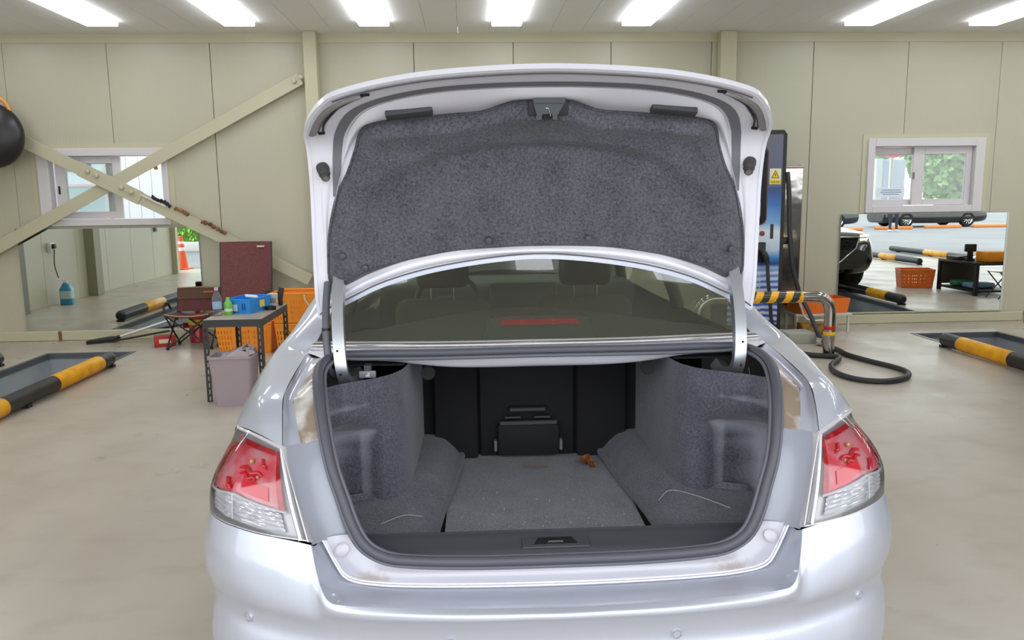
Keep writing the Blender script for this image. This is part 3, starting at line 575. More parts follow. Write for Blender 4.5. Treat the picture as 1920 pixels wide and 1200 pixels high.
# --- trunk interior
PA = [(.598,.15),(.645,.19),(.680,.26),(.685,.38),(.655,.49),(.545,.510),(.478,.500),(.434,.53),(.410,.62),(.403,.85),(.402,1.15)]   # plan path at wheel-pocket height
PB = [(.600,.17),(.618,.22),(.625,.30),(.610,.36),(.570,.405),(.520,.445),(.475,.48),(.440,.53),(.414,.62),(.403,.85),(.402,1.15)]      # plan path near the top
def ss(x, a, b): t = min(1,max(0,(x-a)/(b-a))); return t*t*(3-2*t)
rowsL = []
for z in (.615,.64,.67,.72,.78,.85,.90,.93,.96,1.0,1.04,1.07):
    k = ss(z,.88,.96); fil = .05*(1-ss(z,.60,.70))**2; row = []
    for (a0,v0),(a1,v1) in zip(PA,PB):
        a = a0*(1-k)+a1*k-fil; v = v0*(1-k)+v1*k-(fil*.5 if .45 < v0 < .6 else 0)
        ap = np.interp(z, [.69,.73,.777,.908,.979,1.05,1.1], [.47,.487,.514,.563,.584,.604,.62])+.012   # stay inside the aperture edge at the rear
        vp = np.interp(z, [.69,.777,.908,.979,1.05,1.09,1.11], [.125,.135,.175,.215,.275,.34,.44])
        w = 1-ss(v0,.15,.30); a = a*(1-w)+min(a,ap)*w; v = v+max(0,vp-.15)*w
        row.append((a, v, z))
    rowsL.append(row)
MB().box(.42,.615,.645,.74,1.068,1.074).out('void_shade_panel', VBLACK, car); MB().box(-.615,-.42,.645,.74,1.068,1.074).out('void_shade_panel', VBLACK, car)  # black sheets added for the shaded void above the side liners
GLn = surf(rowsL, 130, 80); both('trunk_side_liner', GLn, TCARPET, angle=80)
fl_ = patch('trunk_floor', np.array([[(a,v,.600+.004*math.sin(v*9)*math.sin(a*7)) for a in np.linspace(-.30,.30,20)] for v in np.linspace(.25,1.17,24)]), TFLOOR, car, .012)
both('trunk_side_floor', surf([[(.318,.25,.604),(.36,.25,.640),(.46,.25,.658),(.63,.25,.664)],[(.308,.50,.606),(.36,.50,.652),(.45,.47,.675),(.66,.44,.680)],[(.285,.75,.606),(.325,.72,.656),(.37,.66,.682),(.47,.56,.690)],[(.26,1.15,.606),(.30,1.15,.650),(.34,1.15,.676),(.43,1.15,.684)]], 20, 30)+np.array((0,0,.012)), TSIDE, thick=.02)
for s in (-1,1):  # rolled carpet edge beside the floor board
    tube('carpet_edge', crom([(s*.335,.27,.612),(s*.318,.55,.614),(s*.285,.85,.616),(s*.262,1.14,.616)], 24), .014, TSIDE, car, 10)
G = surf([[(a, .108+.04*max(0,abs(a)-.40)/.1, .676+.03*max(0,abs(a)-.42)/.08) for a in np.linspace(-.48,.48,21)],[(a,.125+.05*max(0,abs(a)-.40)/.1,.688+.028*max(0,abs(a)-.42)/.08) for a in np.linspace(-.49,.49,21)],[(a,.17+.03*max(0,abs(a)-.44)/.1,.690+.012*max(0,abs(a)-.44)/.08) for a in np.linspace(-.52,.52,21)],[(a,.232,.693) for a in np.linspace(-.56,.56,21)],[(a,.25,.685) for a in np.linspace(-.58,.58,21)],[(a,.258,.60) for a in np.linspace(-.58,.58,21)]], 60, 30)
tr = patch('sill_trim', G, DARKTRIM, car)
b = MB().box(-.088,.088,.135,.205,.6895,.6935,.003,1); b.out('striker_surround', DARKTRIM, tr)
b = MB(); b.prism([(-.056,-.012),(.056,-.012),(.044,.022),(-.044,.022)], .002, basis((0,.165,.6935), (1,0,0), (0,1,.06))); b.out('striker_recess', VBLACK, tr)
tube('striker_bar', [(-.020,.158,.690),(-.018,.160,.697),(.018,.160,.697),(.020,.158,.690)], .0025, DARKTRIM, tr, 8)
bk = MB().box(-.66,.66,1.17,1.20,.56,1.10).out('seat_back', mat('seat_back_felt', (24,23,27), .95), car)
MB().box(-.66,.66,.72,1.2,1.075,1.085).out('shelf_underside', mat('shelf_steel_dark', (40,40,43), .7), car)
MB().box(-.19,.165,1.145,1.17,.602,1.06,.006).out('pass_through_panel', VBLACK, bk)
MB().box(-.125,.105,1.10,1.146,.615,.735,.008).out('pass_through_box', VBLACK, bk)
dg = mat('dark_grey_plastic', (60,60,63), .5)
b = MB(); b.box(-.118,.098,1.092,1.10,.735,.752,.003,1); b.box(-.08,.055,1.10,1.14,.785,.80,.003,1); b.box(-.098,-.04,1.095,1.12,.762,.768); b.box(.012,.07,1.095,1.12,.762,.768); b.out('armrest_hatch_trim', dg, bk)
for a in (-.134,.112): MB().box(a-.006,a+.006,1.10,1.13,.632,.675,.003,1).out('anchor_bracket', mat('bracket_grey', (110,110,112), .5), bk)
for a_, b_ in ((-.36,-.20),(.175,.36)): MB().box(a_,b_,1.12,1.168,.60,1.05,.01).out('seat_back_cushion', mat('seat_back_felt', (24,23,27), .95), bk)
for s in (-1,1):
    MB().lathe([(0,0),(.022,0),(.022,.01),(0,.01)], 16, basis((s*.35,.70,1.03), (1,0,0), (0,.2,1))).out('wiring_grommet', VBLACK, car)
tg = MB().box(-.026,.026,.600,.612,1.040,1.062,.004,2).out('release_handle', mat('glow_grey', (150,152,158), .5), car); tg.location = (-.528,0,0)
tg2 = MB().box(.000,.007,.5985,.6005,1.044,1.057,.001,1).box(-.006,.001,.5985,.6005,1.044,1.050,.001,1); tg2.out('release_symbol', mat('white_print', (235,235,240), .5), tg)
MB().box(-.010,.010,.605,.64,1.06,1.078).out('release_stem', DARKTRIM, tg)
# --- hinge arms and wiring sleeve
for s in (-1,1):
    q = crom([(s*.612,.690,1.345),(s*.611,.645,1.29),(s*.608,.602,1.22),(s*.602,.567,1.15),(s*.596,.549,1.095),(s*.590,.552,1.055),(s*.582,.578,1.030),(s*.572,.622,1.030),(s*.562,.66,1.05)], 40)
    h = tube('hinge_arm', q, 0, STEEL, car, sq=(.034,.034), angle=30)
    for k in (21,27): p = q[k]; MB().lathe([(0,0),(.0035,0),(.0035,.002),(0,.002)], 12, basis((p[0]+s*.004,p[1]-.0175,p[2]), (1,0,0), (0,0,1))).out('rivet_hole', VBLACK, h)
sl = tube('wiring_sleeve', crom([(-.648,.68,1.325),(-.648,.635,1.26),(-.643,.59,1.19),(-.636,.563,1.12),(-.626,.56,1.07),(-.610,.59,1.045)], 30), .0115, SOFTRUB, car, 12)
for z, x, y in ((1.195,-.643,.592),(1.085,-.629,.561)): MB().cyl((x,y,z-.004),(x,y,z+.004),.0135).out('cable_tie', BLACK, sl)
# --- cabin seen through the rear window
SEATM = mat('taupe_seat_cloth', (96,92,82), .95); DASH = mat('dash_plastic', (86,86,80), .7)
sh = surf([[(-.70,.80,1.085),(0,.715,1.10),(.70,.80,1.085)],[(-.69,1.0,1.09),(0,1.05,1.112),(.69,1.0,1.09)],[(-.68,1.10,1.092),(0,1.45,1.122),(.68,1.10,1.092)],[(-.66,1.14,1.06),(0,1.49,1.09),(.66,1.14,1.06)],[(-.66,1.2,.8),(0,1.52,.8),(.66,1.2,.8)]], 30, 30)
patch('parcel_shelf', sh, mat('shelf_grey_cloth', (112,114,110), .9), car)
b = MB(); b.prism([(-.20,-.05),(-.165,.038),(-.10,.046),(.10,.046),(.165,.038),(.20,-.05)], .10, basis((.015,.84,1.140), (1,0,0), (0,0,1), (0,1,0))); hl = b.out('stop_lamp_housing', mat('shelf_grey_plastic', (86,90,86), .6), car)
b = MB(); b.prism([(-.135,.0),(-.125,.020),(.125,.020),(.135,.0)], .012, basis((.015,.832,1.156), (1,0,0), (0,0,1), (0,1,0))); hs = b.out('high_stop_lamp', mat('stop_lamp_red', (220,30,44), .15, coat=1.), hl)
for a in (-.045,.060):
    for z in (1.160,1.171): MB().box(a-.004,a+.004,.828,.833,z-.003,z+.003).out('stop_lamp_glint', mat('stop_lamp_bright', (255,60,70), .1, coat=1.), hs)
for s in (-1,1):   # front seats
    st = MB().box(s*.37-.25,s*.37+.25,2.30,2.46,.45,1.055,.06,3).out('front_seat', SEATM, car)
    MB().box(s*.37-.25,s*.37+.25,2.42,2.95,.38,.55,.05,3).out('seat_cushion', SEATM, st)
    MB().box(s*.37-.135,s*.37+.135,2.30,2.40,1.115,1.30,.04,3).out('headrest', SEATM, st)
    for k in (-.06,.06): MB().cyl((s*.37+k,2.35,1.03),(s*.37+k,2.35,1.13),.007).out('headrest_post', CHROME, st)
MB().box(-.62,-.30,1.75,1.85,.5,1.075,.06,3).out('rear_seat_back', SEATM, car) if False else None
dsh = MB().box(-.80,.80,3.15,3.75,.75,1.045,.05,3).out('dashboard', DASH, car)
MB().box(-.12,.30,3.10,3.20,.80,1.06,.03,2).out('centre_console_hood', DASH, dsh)
MB().box(-.14,.14,2.5,3.15,.45,.72,.04,2).out('centre_console', DASH, dsh)
sw = bpy.data.objects.new('steering_wheel', None); link(sw, car)
ring = [Vector((-.37+.19*math.cos(k/28*2*math.pi), 2.92+.19*math.sin(k/28*2*math.pi)*.42, .955+.19*math.sin(k/28*2*math.pi)*.9)) for k in range(28)]
tube('wheel_ring', ring, .015, DASH, sw, 8, True); MB().box(-.45,-.29,2.92,2.98,.90,1.0,.03,2).out('wheel_hub', DASH, sw)
for s in (-1,1):
    tube('windshield_pillar', crom([(s*.80,3.64,.985),(s*.715,3.32,1.18),(s*.615,2.99,1.372)], 14), .035, DASH, car, 8)
    tube('door_pillar', crom([(s*.87,2.35,.99),(s*.77,2.36,1.25),(s*.63,2.38,1.425)], 10), .035, DASH, car, 8)
    tube('roof_rail', crom([(s*.60,1.40,1.39),(s*.62,2.0,1.42),(s*.62,2.6,1.41),(s*.60,3.0,1.36)], 16), .03, PAINT, car, 8)
# warped mirror-view dust: nothing else inside
# ------------------------------------------------------------------ trunk lid (raised), built on a bent sheet: x across, s along the lid from hinge edge to rear edge
PROF = np.array([(.76,1.10),(.737,1.214),(.70,1.40),(.668,1.56),(.64,1.69),(.617,1.745),(.578,1.786),(.51,1.822),(.43,1.855),(.33,1.888),(.25,1.912)])
PD = np.r_[0, np.cumsum(np.hypot(*np.diff(PROF, axis=0).T))]
def lid(a, s, off=0.):
    """point on the lid's inner sheet; off > 0 stands towards the inside (viewer) side"""
    p = crom_at(PROF, PD, [s])[0]; t = crom_at(PROF, PD, [s+1e-3])[0]-crom_at(PROF, PD, [s-1e-3])[0]; t /= np.hypot(*t); n = np.array([t[1],-t[0]])
    k = .025+.03*min(1,max(0,(s-.5)/.3)); p = p-n*(k*(a/.69)**2+off); return np.array([a, p[0], p[1]])
def lid_patch(cb, ct, cl, cr, nu, nv, off):
    C = coons([(a,s,0) for a, s in cb], [(a,s,0) for a, s in ct], [(a,s,0) for a, s in cl], [(a,s,0) for a, s in cr], nu, nv); G = np.zeros((nv,nu,3))
    for j in range(nv):
        for i in range(nu):
            a, s = C[j,i,0], C[j,i,1]; G[j,i] = lid(a, s, off(i/(nu-1), j/(nv-1), a, s) if callable(off) else off)
    return G
def sym(right): return [(-a,s) for a, s in right[::-1]]+[p for p in right if p[0] > 1e-6]
OUT_S = [(.683,.118),(.687,.19),(.677,.417),(.670,.559),(.667,.656),(.663,.735),(.645,.80),(.616,.861),(.584,.907)]       # side edge, bottom to top
OUT_T = [(0,1.014),(.165,1.009),(.318,.999),(.421,.981),(.499,.960),(.558,.935),(.584,.907)]                             # top edge, centre to corner
ARCH = [(0,.296),(.10,.291),(.234,.275),(.369,.250),(.493,.213),(.595,.166),(.643,.145),(.683,.118)]                      # hinge edge, centre to corner
CAR_S = [(.600,.220),(.641,.240),(.642,.306),(.632,.384),(.617,.45),(.596,.511),(.561,.576),(.533,.649),(.514,.717),(.490,.758)]
CAR_T = [(0,.842),(.075,.840),(.114,.817),(.162,.791),(.214,.785),(.331,.780),(.452,.772),(.490,.758)]
CAR_B = [(0,.332),(.10,.331),(.243,.323),(.377,.301),(.44,.285),(.523,.256),(.585,.226),(.600,.220)]
mir = lambda c: [(-a,s) for a, s in c]
nU, nV = 90, 60
def relief(u, v, a, s):
    return 0.
Gi = lid_patch(sym(ARCH), sym(OUT_T), mir(OUT_S), OUT_S, nU, nV, relief)
lidp = patch('trunk_lid', Gi, PAINT_IN, car, flip=False, angle=50)
# outer skin: stands a little outside, with its rim folded round the inner panel
Go = lid_patch(sym(ARCH), sym(OUT_T), mir(OUT_S), OUT_S, nU, nV, lambda u, v, a, s: -.012-.030*min(1, 4*min(u,1-u), 5*min(v,1-v)))
patch('outer_skin', Go, PAINT, lidp, flip=True, angle=50)
def edge_path(pts, off, n=60): return [lid(a, s, off) for a, s in crom(pts, n)]
rim = sym(OUT_T); side_r = OUT_S; 
full = [(a,s) for a, s in mir(OUT_S)]+[(a,s) for a, s in sym(OUT_T)][1:]+[(a,s) for a, s in OUT_S[::-1]][1:]
V, F = tube_vf(edge_path(full, -.006, 160), 0, sq=(.016,.010)); mesh('hem_flange', V, F, PAINT_IN, lidp, angle=30)
V, F = tube_vf(edge_path(sym(ARCH), -.004, 90), 0, sq=(.014,.012)); mesh('hinge_edge_flange', V, F, PAINT, lidp, angle=30)
# raised box section between the rim and the carpet, and a raised bead along the hinge edge
INN_T = [(0,.915),(.15,.915),(.30,.906),(.41,.882),(.475,.850),(.515,.80),(.535,.76)]
def band(c0, c1, off, n=90, nv=8, crown=.0):
    A = crom([(a,s,0) for a, s in c0], n); B = crom([(a,s,0) for a, s in c1], n)
    return np.array([[lid(*(A[i]*(1-t)+B[i]*t)[:2], off+crown*math.sin(t*math.pi)) for i in range(n)] for t in np.linspace(0,1,nv)])
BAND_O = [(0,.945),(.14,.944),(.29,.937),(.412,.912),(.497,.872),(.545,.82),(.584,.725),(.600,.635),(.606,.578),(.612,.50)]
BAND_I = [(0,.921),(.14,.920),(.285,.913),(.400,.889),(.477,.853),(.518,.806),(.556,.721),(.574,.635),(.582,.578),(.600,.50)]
patch('grey_band', band(sym(BAND_O), sym(BAND_I), .0015, 140, 5), GREYBAND, lidp, angle=80)  # flat darker grey band laid just over the inner panel
RO = [(0,.900),(.14,.899),(.28,.893),(.39,.872),(.46,.84),(.50,.80),(.538,.72),(.556,.64),(.572,.576),(.600,.49),(.618,.42)]
RI = [(0,.846),(.075,.846),(.12,.82),(.165,.797),(.25,.79),(.36,.786),(.45,.78),(.497,.762),(.520,.717),(.541,.649),(.605,.45)]
patch('inner_frame_rib', band(sym([(0,.915),(.14,.914),(.283,.907),(.396,.884),(.468,.850),(.510,.803),(.548,.72),(.567,.637),(.578,.576),(.604,.49),(.622,.42)]), sym([(0,.846),(.075,.844),(.118,.822),(.165,.796),(.25,.789),(.36,.784),(.45,.778),(.495,.762),(.521,.717),(.590,.55),(.622,.42)]), .002, 160, 12, .012), PAINT_IN, lidp, angle=80)
patch('hinge_edge_bead', band(sym([(0,.328),(.10,.326),(.24,.316),(.375,.294),(.51,.25),(.60,.206),(.655,.172)]), sym([(0,.309),(.10,.306),(.236,.291),(.372,.267),(.497,.228),(.592,.186),(.645,.158)]), .001, 120, 8, .007), PAINT_IN, lidp, angle=80)
for s_ in (-1,1):   # side rib beside the bump stop
    c0 = [(s_*a, s) for a, s in ((.655,.20),(.650,.35),(.648,.46),(.640,.54))]; c1 = [(s_*a, s) for a, s in ((.645,.20),(.640,.35),(.630,.46),(.612,.55))]
    patch('side_rib', band(c0, c1, .001, 30, 6, .006), PAINT_IN, lidp, flip=s_ > 0, angle=80)
# felt liner
def felt_off(u, v, a, s):
    e = min(u, 1-u, v, 1-v); o = .016*min(1, (e/.035))**.5
    # pressed oval field: slightly deeper arch in the middle, raised border
    r = math.hypot(a/.52, (s-.40)/.27); d = 1/(1+math.exp(-(r-1)*34)); o += .030*d*min(1,e/.06)
    o += .0022*math.sin(a*13+s*9)+.0016*math.sin(a*29-s*21)
    return max(o, -.001) if e > 0 else -.001
Gc = lid_patch(sym(CAR_B), sym(CAR_T), mir(CAR_S), CAR_S, 110, 70, felt_off)
felt = patch('felt_liner', Gc, FELT, lidp, angle=80)
lo = edge_path([(a,s) for a, s in mir(CAR_S)]+sym(CAR_T)[1:]+[(a,s) for a, s in CAR_S[::-1]][1:], .003, 150)
tube('felt_edge', lo, .0045, FELT, felt, 8)
# slot in the felt near the latch
tube('felt_slot', [lid(a, .752, .022) for a in np.linspace(-.062,-.02,6)], .003, VBLACK, felt, 6)
def lid_frame(a, s, off):
    p = lid(a, s, off); x = lid(a+.01, s, off)-lid(a-.01, s, off); y = lid(a, s+.004, off)-lid(a, s-.004, off); x = Vector(x).normalized(); y = Vector(y); y = (y-x*y.dot(x)).normalized()
    z = Vector(lid(a, s, off+.01))-Vector(p); return basis(tuple(p), x, y, z.normalized())
for s_ in (-1,1):
    for a, s in ((.590,.329),(.526,.290),(.151,.365)):
        M = lid_frame(s_*a, s, .050); MB().lathe([(.010,-.02),(.0105,-.002),(.0085,.003),(.004,.0045),(0,.0045)], 18, M, False).out('felt_clip', DARKTRIM, felt)
    # grey grab pads
    M = lid_frame(s_*.364, .834, .014) @ Matrix.Rotation(-s_*.05, 4, 'Z'); b = MB().box(-.064,.064,-.017,.017,-.02,.012,.004,2,M); p = b.out('lid_pad', mat('dark_grey_pad', (62,62,66), .6), lidp)
    MB().box(-.060,.060,-.003,.0,.010,.013,.001,1,M).out('pad_groove', BLACK, p)
    # rubber bump stops at the lid corners
    M = lid_frame(s_*.632, .585, .004) @ Matrix.Rotation(R(28)*1, 4, 'X') @ Matrix.Rotation(-s_*R(16), 4, 'Y')
    p = MB().lathe([(.019,-.01),(.0185,.004),(.0165,.010),(.0165,.024),(.0125,.028),(.0125,.042),(.010,.046),(0,.046)], 22, M, False).out('bump_stop', mat('rubber_stop', (64,62,62), .6), lidp)
    MB().lathe([(0,.046),(.009,.046),(.008,.0475),(0,.0475)], 16, M).out('stop_tip', mat('stop_tip_grey', (128,118,114), .7), p)
    # black water gaps near the lid corners
    V, F = tube_vf(edge_path([(s_*a, s) for a, s in ((.612,.752),(.600,.80),(.565,.857),(.548,.880),(.500,.917),(.474,.934))], .004, 30), .0032, 6); mesh('corner_gap_seal', V, F, BLACK, lidp)
    M = lid_frame(s_*.470, .936, .003); MB().box(-.012,.012,-.004,.004,-.002,.003,.001,1,M).out('drain_hole', VBLACK, lidp)
    M = lid_frame(s_*.616, .748, .004); MB().box(-.009,.009,-.004,.004,-.002,.004,.001,1,M).out('clip_hole', VBLACK, lidp)
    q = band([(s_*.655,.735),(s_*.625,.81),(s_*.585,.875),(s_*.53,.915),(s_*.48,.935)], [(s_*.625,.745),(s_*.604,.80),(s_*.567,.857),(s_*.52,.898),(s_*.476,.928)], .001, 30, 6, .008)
    patch('corner_pan', q, mat('pan_steel', (150,148,150), .3, .7), lidp, flip=s_ < 0, angle=80)  # mid-grey metal pan in each upper lid corner
GRV = mat('groove_dark', (96,94,98), .6)
tube('rim_groove', edge_path([(a,s-.020) for a, s in sym(OUT_T)][1:-1], .0015, 80), .0022, GRV, lidp, 6); tube('arch_groove', edge_path([(a,s+.012) for a, s in sym(ARCH)], .0015, 90), .0022, GRV, lidp, 6)
# latch
LATCH = mat('latch_grey', (84,86,90), .5, .2)
M = basis((.016,.462,1.823), (1,0,0), (0,-.25,.97)); MB().box(-.055,.055,-.026,.018,-.03,.006,.004,2,M).out('latch_plate', mat('latch_dark', (48,47,52), .6), lidp)
lt = bpy.data.objects.new('latch', None); link(lt, lidp)
b = MB(); b.prism([(-.043,.026),(.045,.026),(.043,.012),(-.042,.012)], .030, M); b.prism([(-.042,.012),(.043,.012),(.024,-.022),(-.032,-.022)], .024, M); b.out('latch_cover', LATCH, lt)
b = MB(); b.prism([(-.034,-.022),(-.018,-.022),(-.019,-.034),(-.033,-.034)], .022, M); b.prism([(.010,-.022),(.024,-.022),(.023,-.034),(.012,-.034)], .022, M); b.out('latch_jaw', LATCH, lt)
b = MB(); b.prism([(-.017,-.018),(.009,-.018),(.005,-.030),(-.014,-.030)], .026, M); b.out('latch_mouth', VBLACK, lt)
tube('latch_spring', [M @ Vector(p) for p in ((-.008,-.002,.026),(-.002,-.002,.027),(.002,-.012,.027),(.005,-.024,.026))], .0012, CHROME, lt, 6)
# ------------------------------------------------------------------ windows, mirrors, wall steel
PVC = mat('white_window_frame', (212,207,208), .4)
PANE = hazy('window_pane', (.94,.97,.96), .16, (240,244,242), 1.3)
def sash(parent, x0, x1, z0, z1, y, g, fr, name='sash'):
    """g: glass rectangle x0,x1,z0,z1"""
    b = MB(); b.box(x0,g[0],y,y+.035,z0,z1,.004,1); b.box(g[1],x1,y,y+.035,z0,z1,.004,1); b.box(g[0],g[1],y,y+.035,g[3],z1,.004,1); b.box(g[0],g[1],y,y+.035,z0,g[2],.004,1)
    s = b.out(name, PVC, parent); MB().box(g[0]-.005,g[1]+.005,y+.015,y+.019,g[2]-.005,g[3]+.005).out('pane', PANE, s); return s
def window(n, x0, x1, z0, z1, ix0, ix1, iz0, iz1, lab):
    w = struct(bpy.data.objects.new('window_%d' % n, None), lab); link(w); b = MB()
    b.box(x0,ix0,YW-.03,YW+.13,z0,z1,.005,1); b.box(ix1,x1,YW-.03,YW+.13,z0,z1,.005,1); b.box(ix0,ix1,YW-.03,YW+.13,z0,iz0,.005,1); b.box(ix0,ix1,YW-.03,YW+.13,iz1,z1,.005,1)
    b.out('window_frame', PVC, w)
    b = MB(); b.box(x0-.06,x0,YW-.008,YW-.001,z0,z1+.05); b.box(x1,x1+.06,YW-.008,YW-.001,z0,z1+.05); b.box(x0,x1,YW-.008,YW-.001,z1,z1+.05); b.out('window_flashing', CREAM, w)
    return w
w1 = window(1, -4.765,-3.345,1.305,2.16, -4.64,-3.41,1.38,2.075, 'white sliding window behind the crossed braces, one side open')
s1 = sash(w1, -4.60,-3.88,1.385,2.07, YW+.03, (-4.485,-3.97,1.46,1.995), None); sash(w1, -4.62,-3.98,1.385,2.07, YW+.075, (-4.50,-4.06,1.46,1.995), None)
MB().box(-4.575,-4.555,YW+.02,YW+.03,1.66,1.75,.003,1).out('sash_latch', BLACK, s1)
w2 = window(2, 4.705,6.125,1.33,2.193, 4.79,6.01,1.41,2.10, 'white closed sliding window above the right mirror')
s2 = sash(w2, 4.79,5.40,1.415,2.095, YW+.075, (4.80,5.31,1.485,2.01), None); s3 = sash(w2, 5.29,6.005,1.415,2.095, YW+.03, (5.425,5.93,1.485,2.01), None)
MB().box(5.285,5.31,YW+.02,YW+.03,1.72,1.80,.003,1).out('sash_latch', mat('latch_metal', (120,116,112), .4, .6), s3)
nt_ = MB().box(4.89,5.22,YW+.066,YW+.068,1.515,1.62).out('window_notice', mat('notice_white', (232,240,246), .6)); tag(nt_, 'white notice sheet stuck inside the closed window pane', 'notice')
for k, (w_, z_) in enumerate(((.24,1.595),(.26,1.57),(.20,1.545))): MB().box(5.055-w_/2,5.055+w_/2,YW+.0655,YW+.066,z_-.006,z_+.006).out('notice_print', mat('notice_ink', (150,168,196), .6), nt_)
MIRR = mat('mirror_silver', (226,232,228), .0, 1.)
EDGE = mat('mirror_edge', (150,170,160), .2)
for x0, x1, z0, z1, lab in ((-5.055,-3.055,.115,1.278,'frameless wall mirror standing under the braced window'),(4.42,6.46,.14,1.32,'frameless wall mirror under the closed window at right'),(-1.0,1.6,.14,1.25,'wall mirror ahead of the silver car, seen through its windows')):
    t = MB().box(x0,x1,YW-.022,YW-.014,z0,z1).out('wall_mirror', EDGE); tag(t, lab, 'mirror')
    mesh('mirror_face', [(x0+.004,YW-.0225,z0+.004),(x1-.004,YW-.0225,z0+.004),(x1-.004,YW-.0225,z1-.004),(x0+.004,YW-.0225,z1-.004)], [(0,1,2,3)], MIRR, t)
    MB().box(x0,x1,YW-.03,YW-.001,z0-.012,z0,.003,1).out('mirror_ledge', CREAM, t)
    if x1 > 6: MB().box(x1,x1+.02,YW-.026,YW-.001,z0,z1).out('mirror_side_trim', mat('pale_trim', (206,212,202), .4), t)
o = MB().box(-5.07,-4.98,YW-.03,YW-.014,1.225,1.28,.003,1).out('mirror_bracket', mat('rust_brown', (124,84,62), .8)); tag(o, 'rusty brown bracket at the top corner of the braced mirror', 'bracket')
o = MB().box(-4.70,-4.665,YW-.045,YW-.034,.0,.112,.003,1).out('floor_bracket', mat('rust_brown', (124,84,62), .8)); tag(o, 'small rusty bracket on the floor rail below the braced mirror', 'bracket')
# crossed braces
BR = mat('brace_cream', (192,186,158), .45)
def bar(x0, z0, x1, z1, y, w, name, parent, t=.010, m=BR):
    d = Vector((x1-x0,0,z1-z0)); L = d.length; M = basis((x0,y,z0), d, (-d.z,0,d.x)); b = MB(); b.box(0,L,-w/2,w/2,-t,0,.002,1,M); return b.out(name, m, parent)
xb = thing('cross_brace', 'two long cream steel straps crossed over the left window', 'brace', (0,0,0))
za = lambda x: 1.767+.528*(x+3.944); zb = lambda x: 1.767-.520*(x+3.944)
bar(XL+.2, za(XL+.2), -1.81, za(-1.81), YW-.085, .135, 'strap', xb); bar(-6.18, zb(-6.18), -1.81, zb(-1.81), YW-.105, .135, 'strap', xb)
bar(-4.26, zb(-4.26), -3.63, zb(-3.63), YW-.117, .155, 'gusset_plate', xb, .012)
for x in (-4.17,-4.08,-3.82,-3.72): MB().lathe([(.026,0),(.026,.016),(.016,.022),(0,.022)], 6, basis((x,YW-.127,zb(x)+.02), (1,0,0), (0,0,1)), False).out('bolt', BR, xb)
for x, z in ((-1.88,2.862),(-1.80,2.905)): MB().lathe([(.026,0),(.026,.016),(.016,.022),(0,.022)], 6, basis((x,YW-.094,z), (1,0,0), (0,0,1)), False).out('bolt', BR, xb)
bar(-3.62, zb(-3.62)+.045, -3.36, zb(-3.36)+.045, YW-.122, .02, 'cable_end', xb, .01, mat('tape_white', (225,222,215), .6))
# things left lying on the brace
def lump(name, lab, cat, pts, m, seed, parent=None):
    """crumpled strip: noisy tube through pts with varying radius"""
    rnd = random.Random(seed); P = crom(pts, 22); rr = [.006+.016*abs(math.sin(i*.9+seed))+.006*rnd.random() for i in range(22)]
    o = tube(name, [p+np.array((0,rnd.uniform(-.004,.004),rnd.uniform(-.005,.005))) for p in P], rr, m, parent, 7); tag(o, lab, cat); return o
up = lambda x, d=.075: (x, YW-.11, zb(x)+d)
lump('power_lead', 'short black and white lead lying on the descending brace', 'lead', [up(-3.50,.085),up(-3.44,.075),up(-3.38,.09),up(-3.31,.07)], mat('cord_black', (30,30,32), .6), 2)
lump('tan_rag', 'crumpled tan rag tucked on the brace beside the black lead', 'rag', [up(-3.27),up(-3.20,.085),up(-3.12)], mat('tan_cloth', (172,128,84), .9, noise=(30,(120,84,52),.4,.6)), 3)
lump('brown_rag', 'crumpled brown rag tucked on the brace above the chairs', 'rag', [up(-2.98),up(-2.88,.085),up(-2.78),up(-2.72,.07)], mat('brown_cloth', (150,106,72), .9, noise=(30,(92,66,48),.4,.6)), 5)
lump('orange_hook', 'small orange plug hanging at the open window edge', 'plug', [(-3.47,YW-.06,2.0),(-3.46,YW-.06,1.96),(-3.455,YW-.06,1.93)], mat('orange_plug', (214,150,60), .6), 8)
# round black dome with orange bracket at the left edge
dm = thing('convex_mirror', 'round black dome with an orange bracket at the left wall edge', 'mirror', (-5.07,9.0,2.285))
MB().lathe([(.345,.02),(.345,-.0),(.325,-.03),(.27,-.075),(.19,-.105),(.10,-.12),(0,-.125)], 48, basis((0,.02,0), (1,0,0), (0,0,-1), (0,1,0)), False).out('dome', mat('dome_black', (38,34,36), .35), dm)
MB().lathe([(.30,.02),(.346,.02),(.346,.045),(.30,.05),(0,.06)], 48, basis((0,.02,0), (1,0,0), (0,0,-1), (0,1,0)), False).out('rim', mat('dome_black', (38,34,36), .35), dm)
tube('bracket', crom([(-.05,.05,.42),(.10,.05,.405),(.19,.06,.33),(.215,.06,.25)], 16), .022, mat('rim_orange', (214,150,70), .5), dm, 10)
tube('bracket_arm', [(.0,.05,.30),(.16,.06,.265),(.235,.06,.262)], .016, mat('rim_orange', (214,150,70), .5), dm, 8)
tube('mount', [(0,.06,0),(0,.205,0)], .03, CREAM, dm, 8)
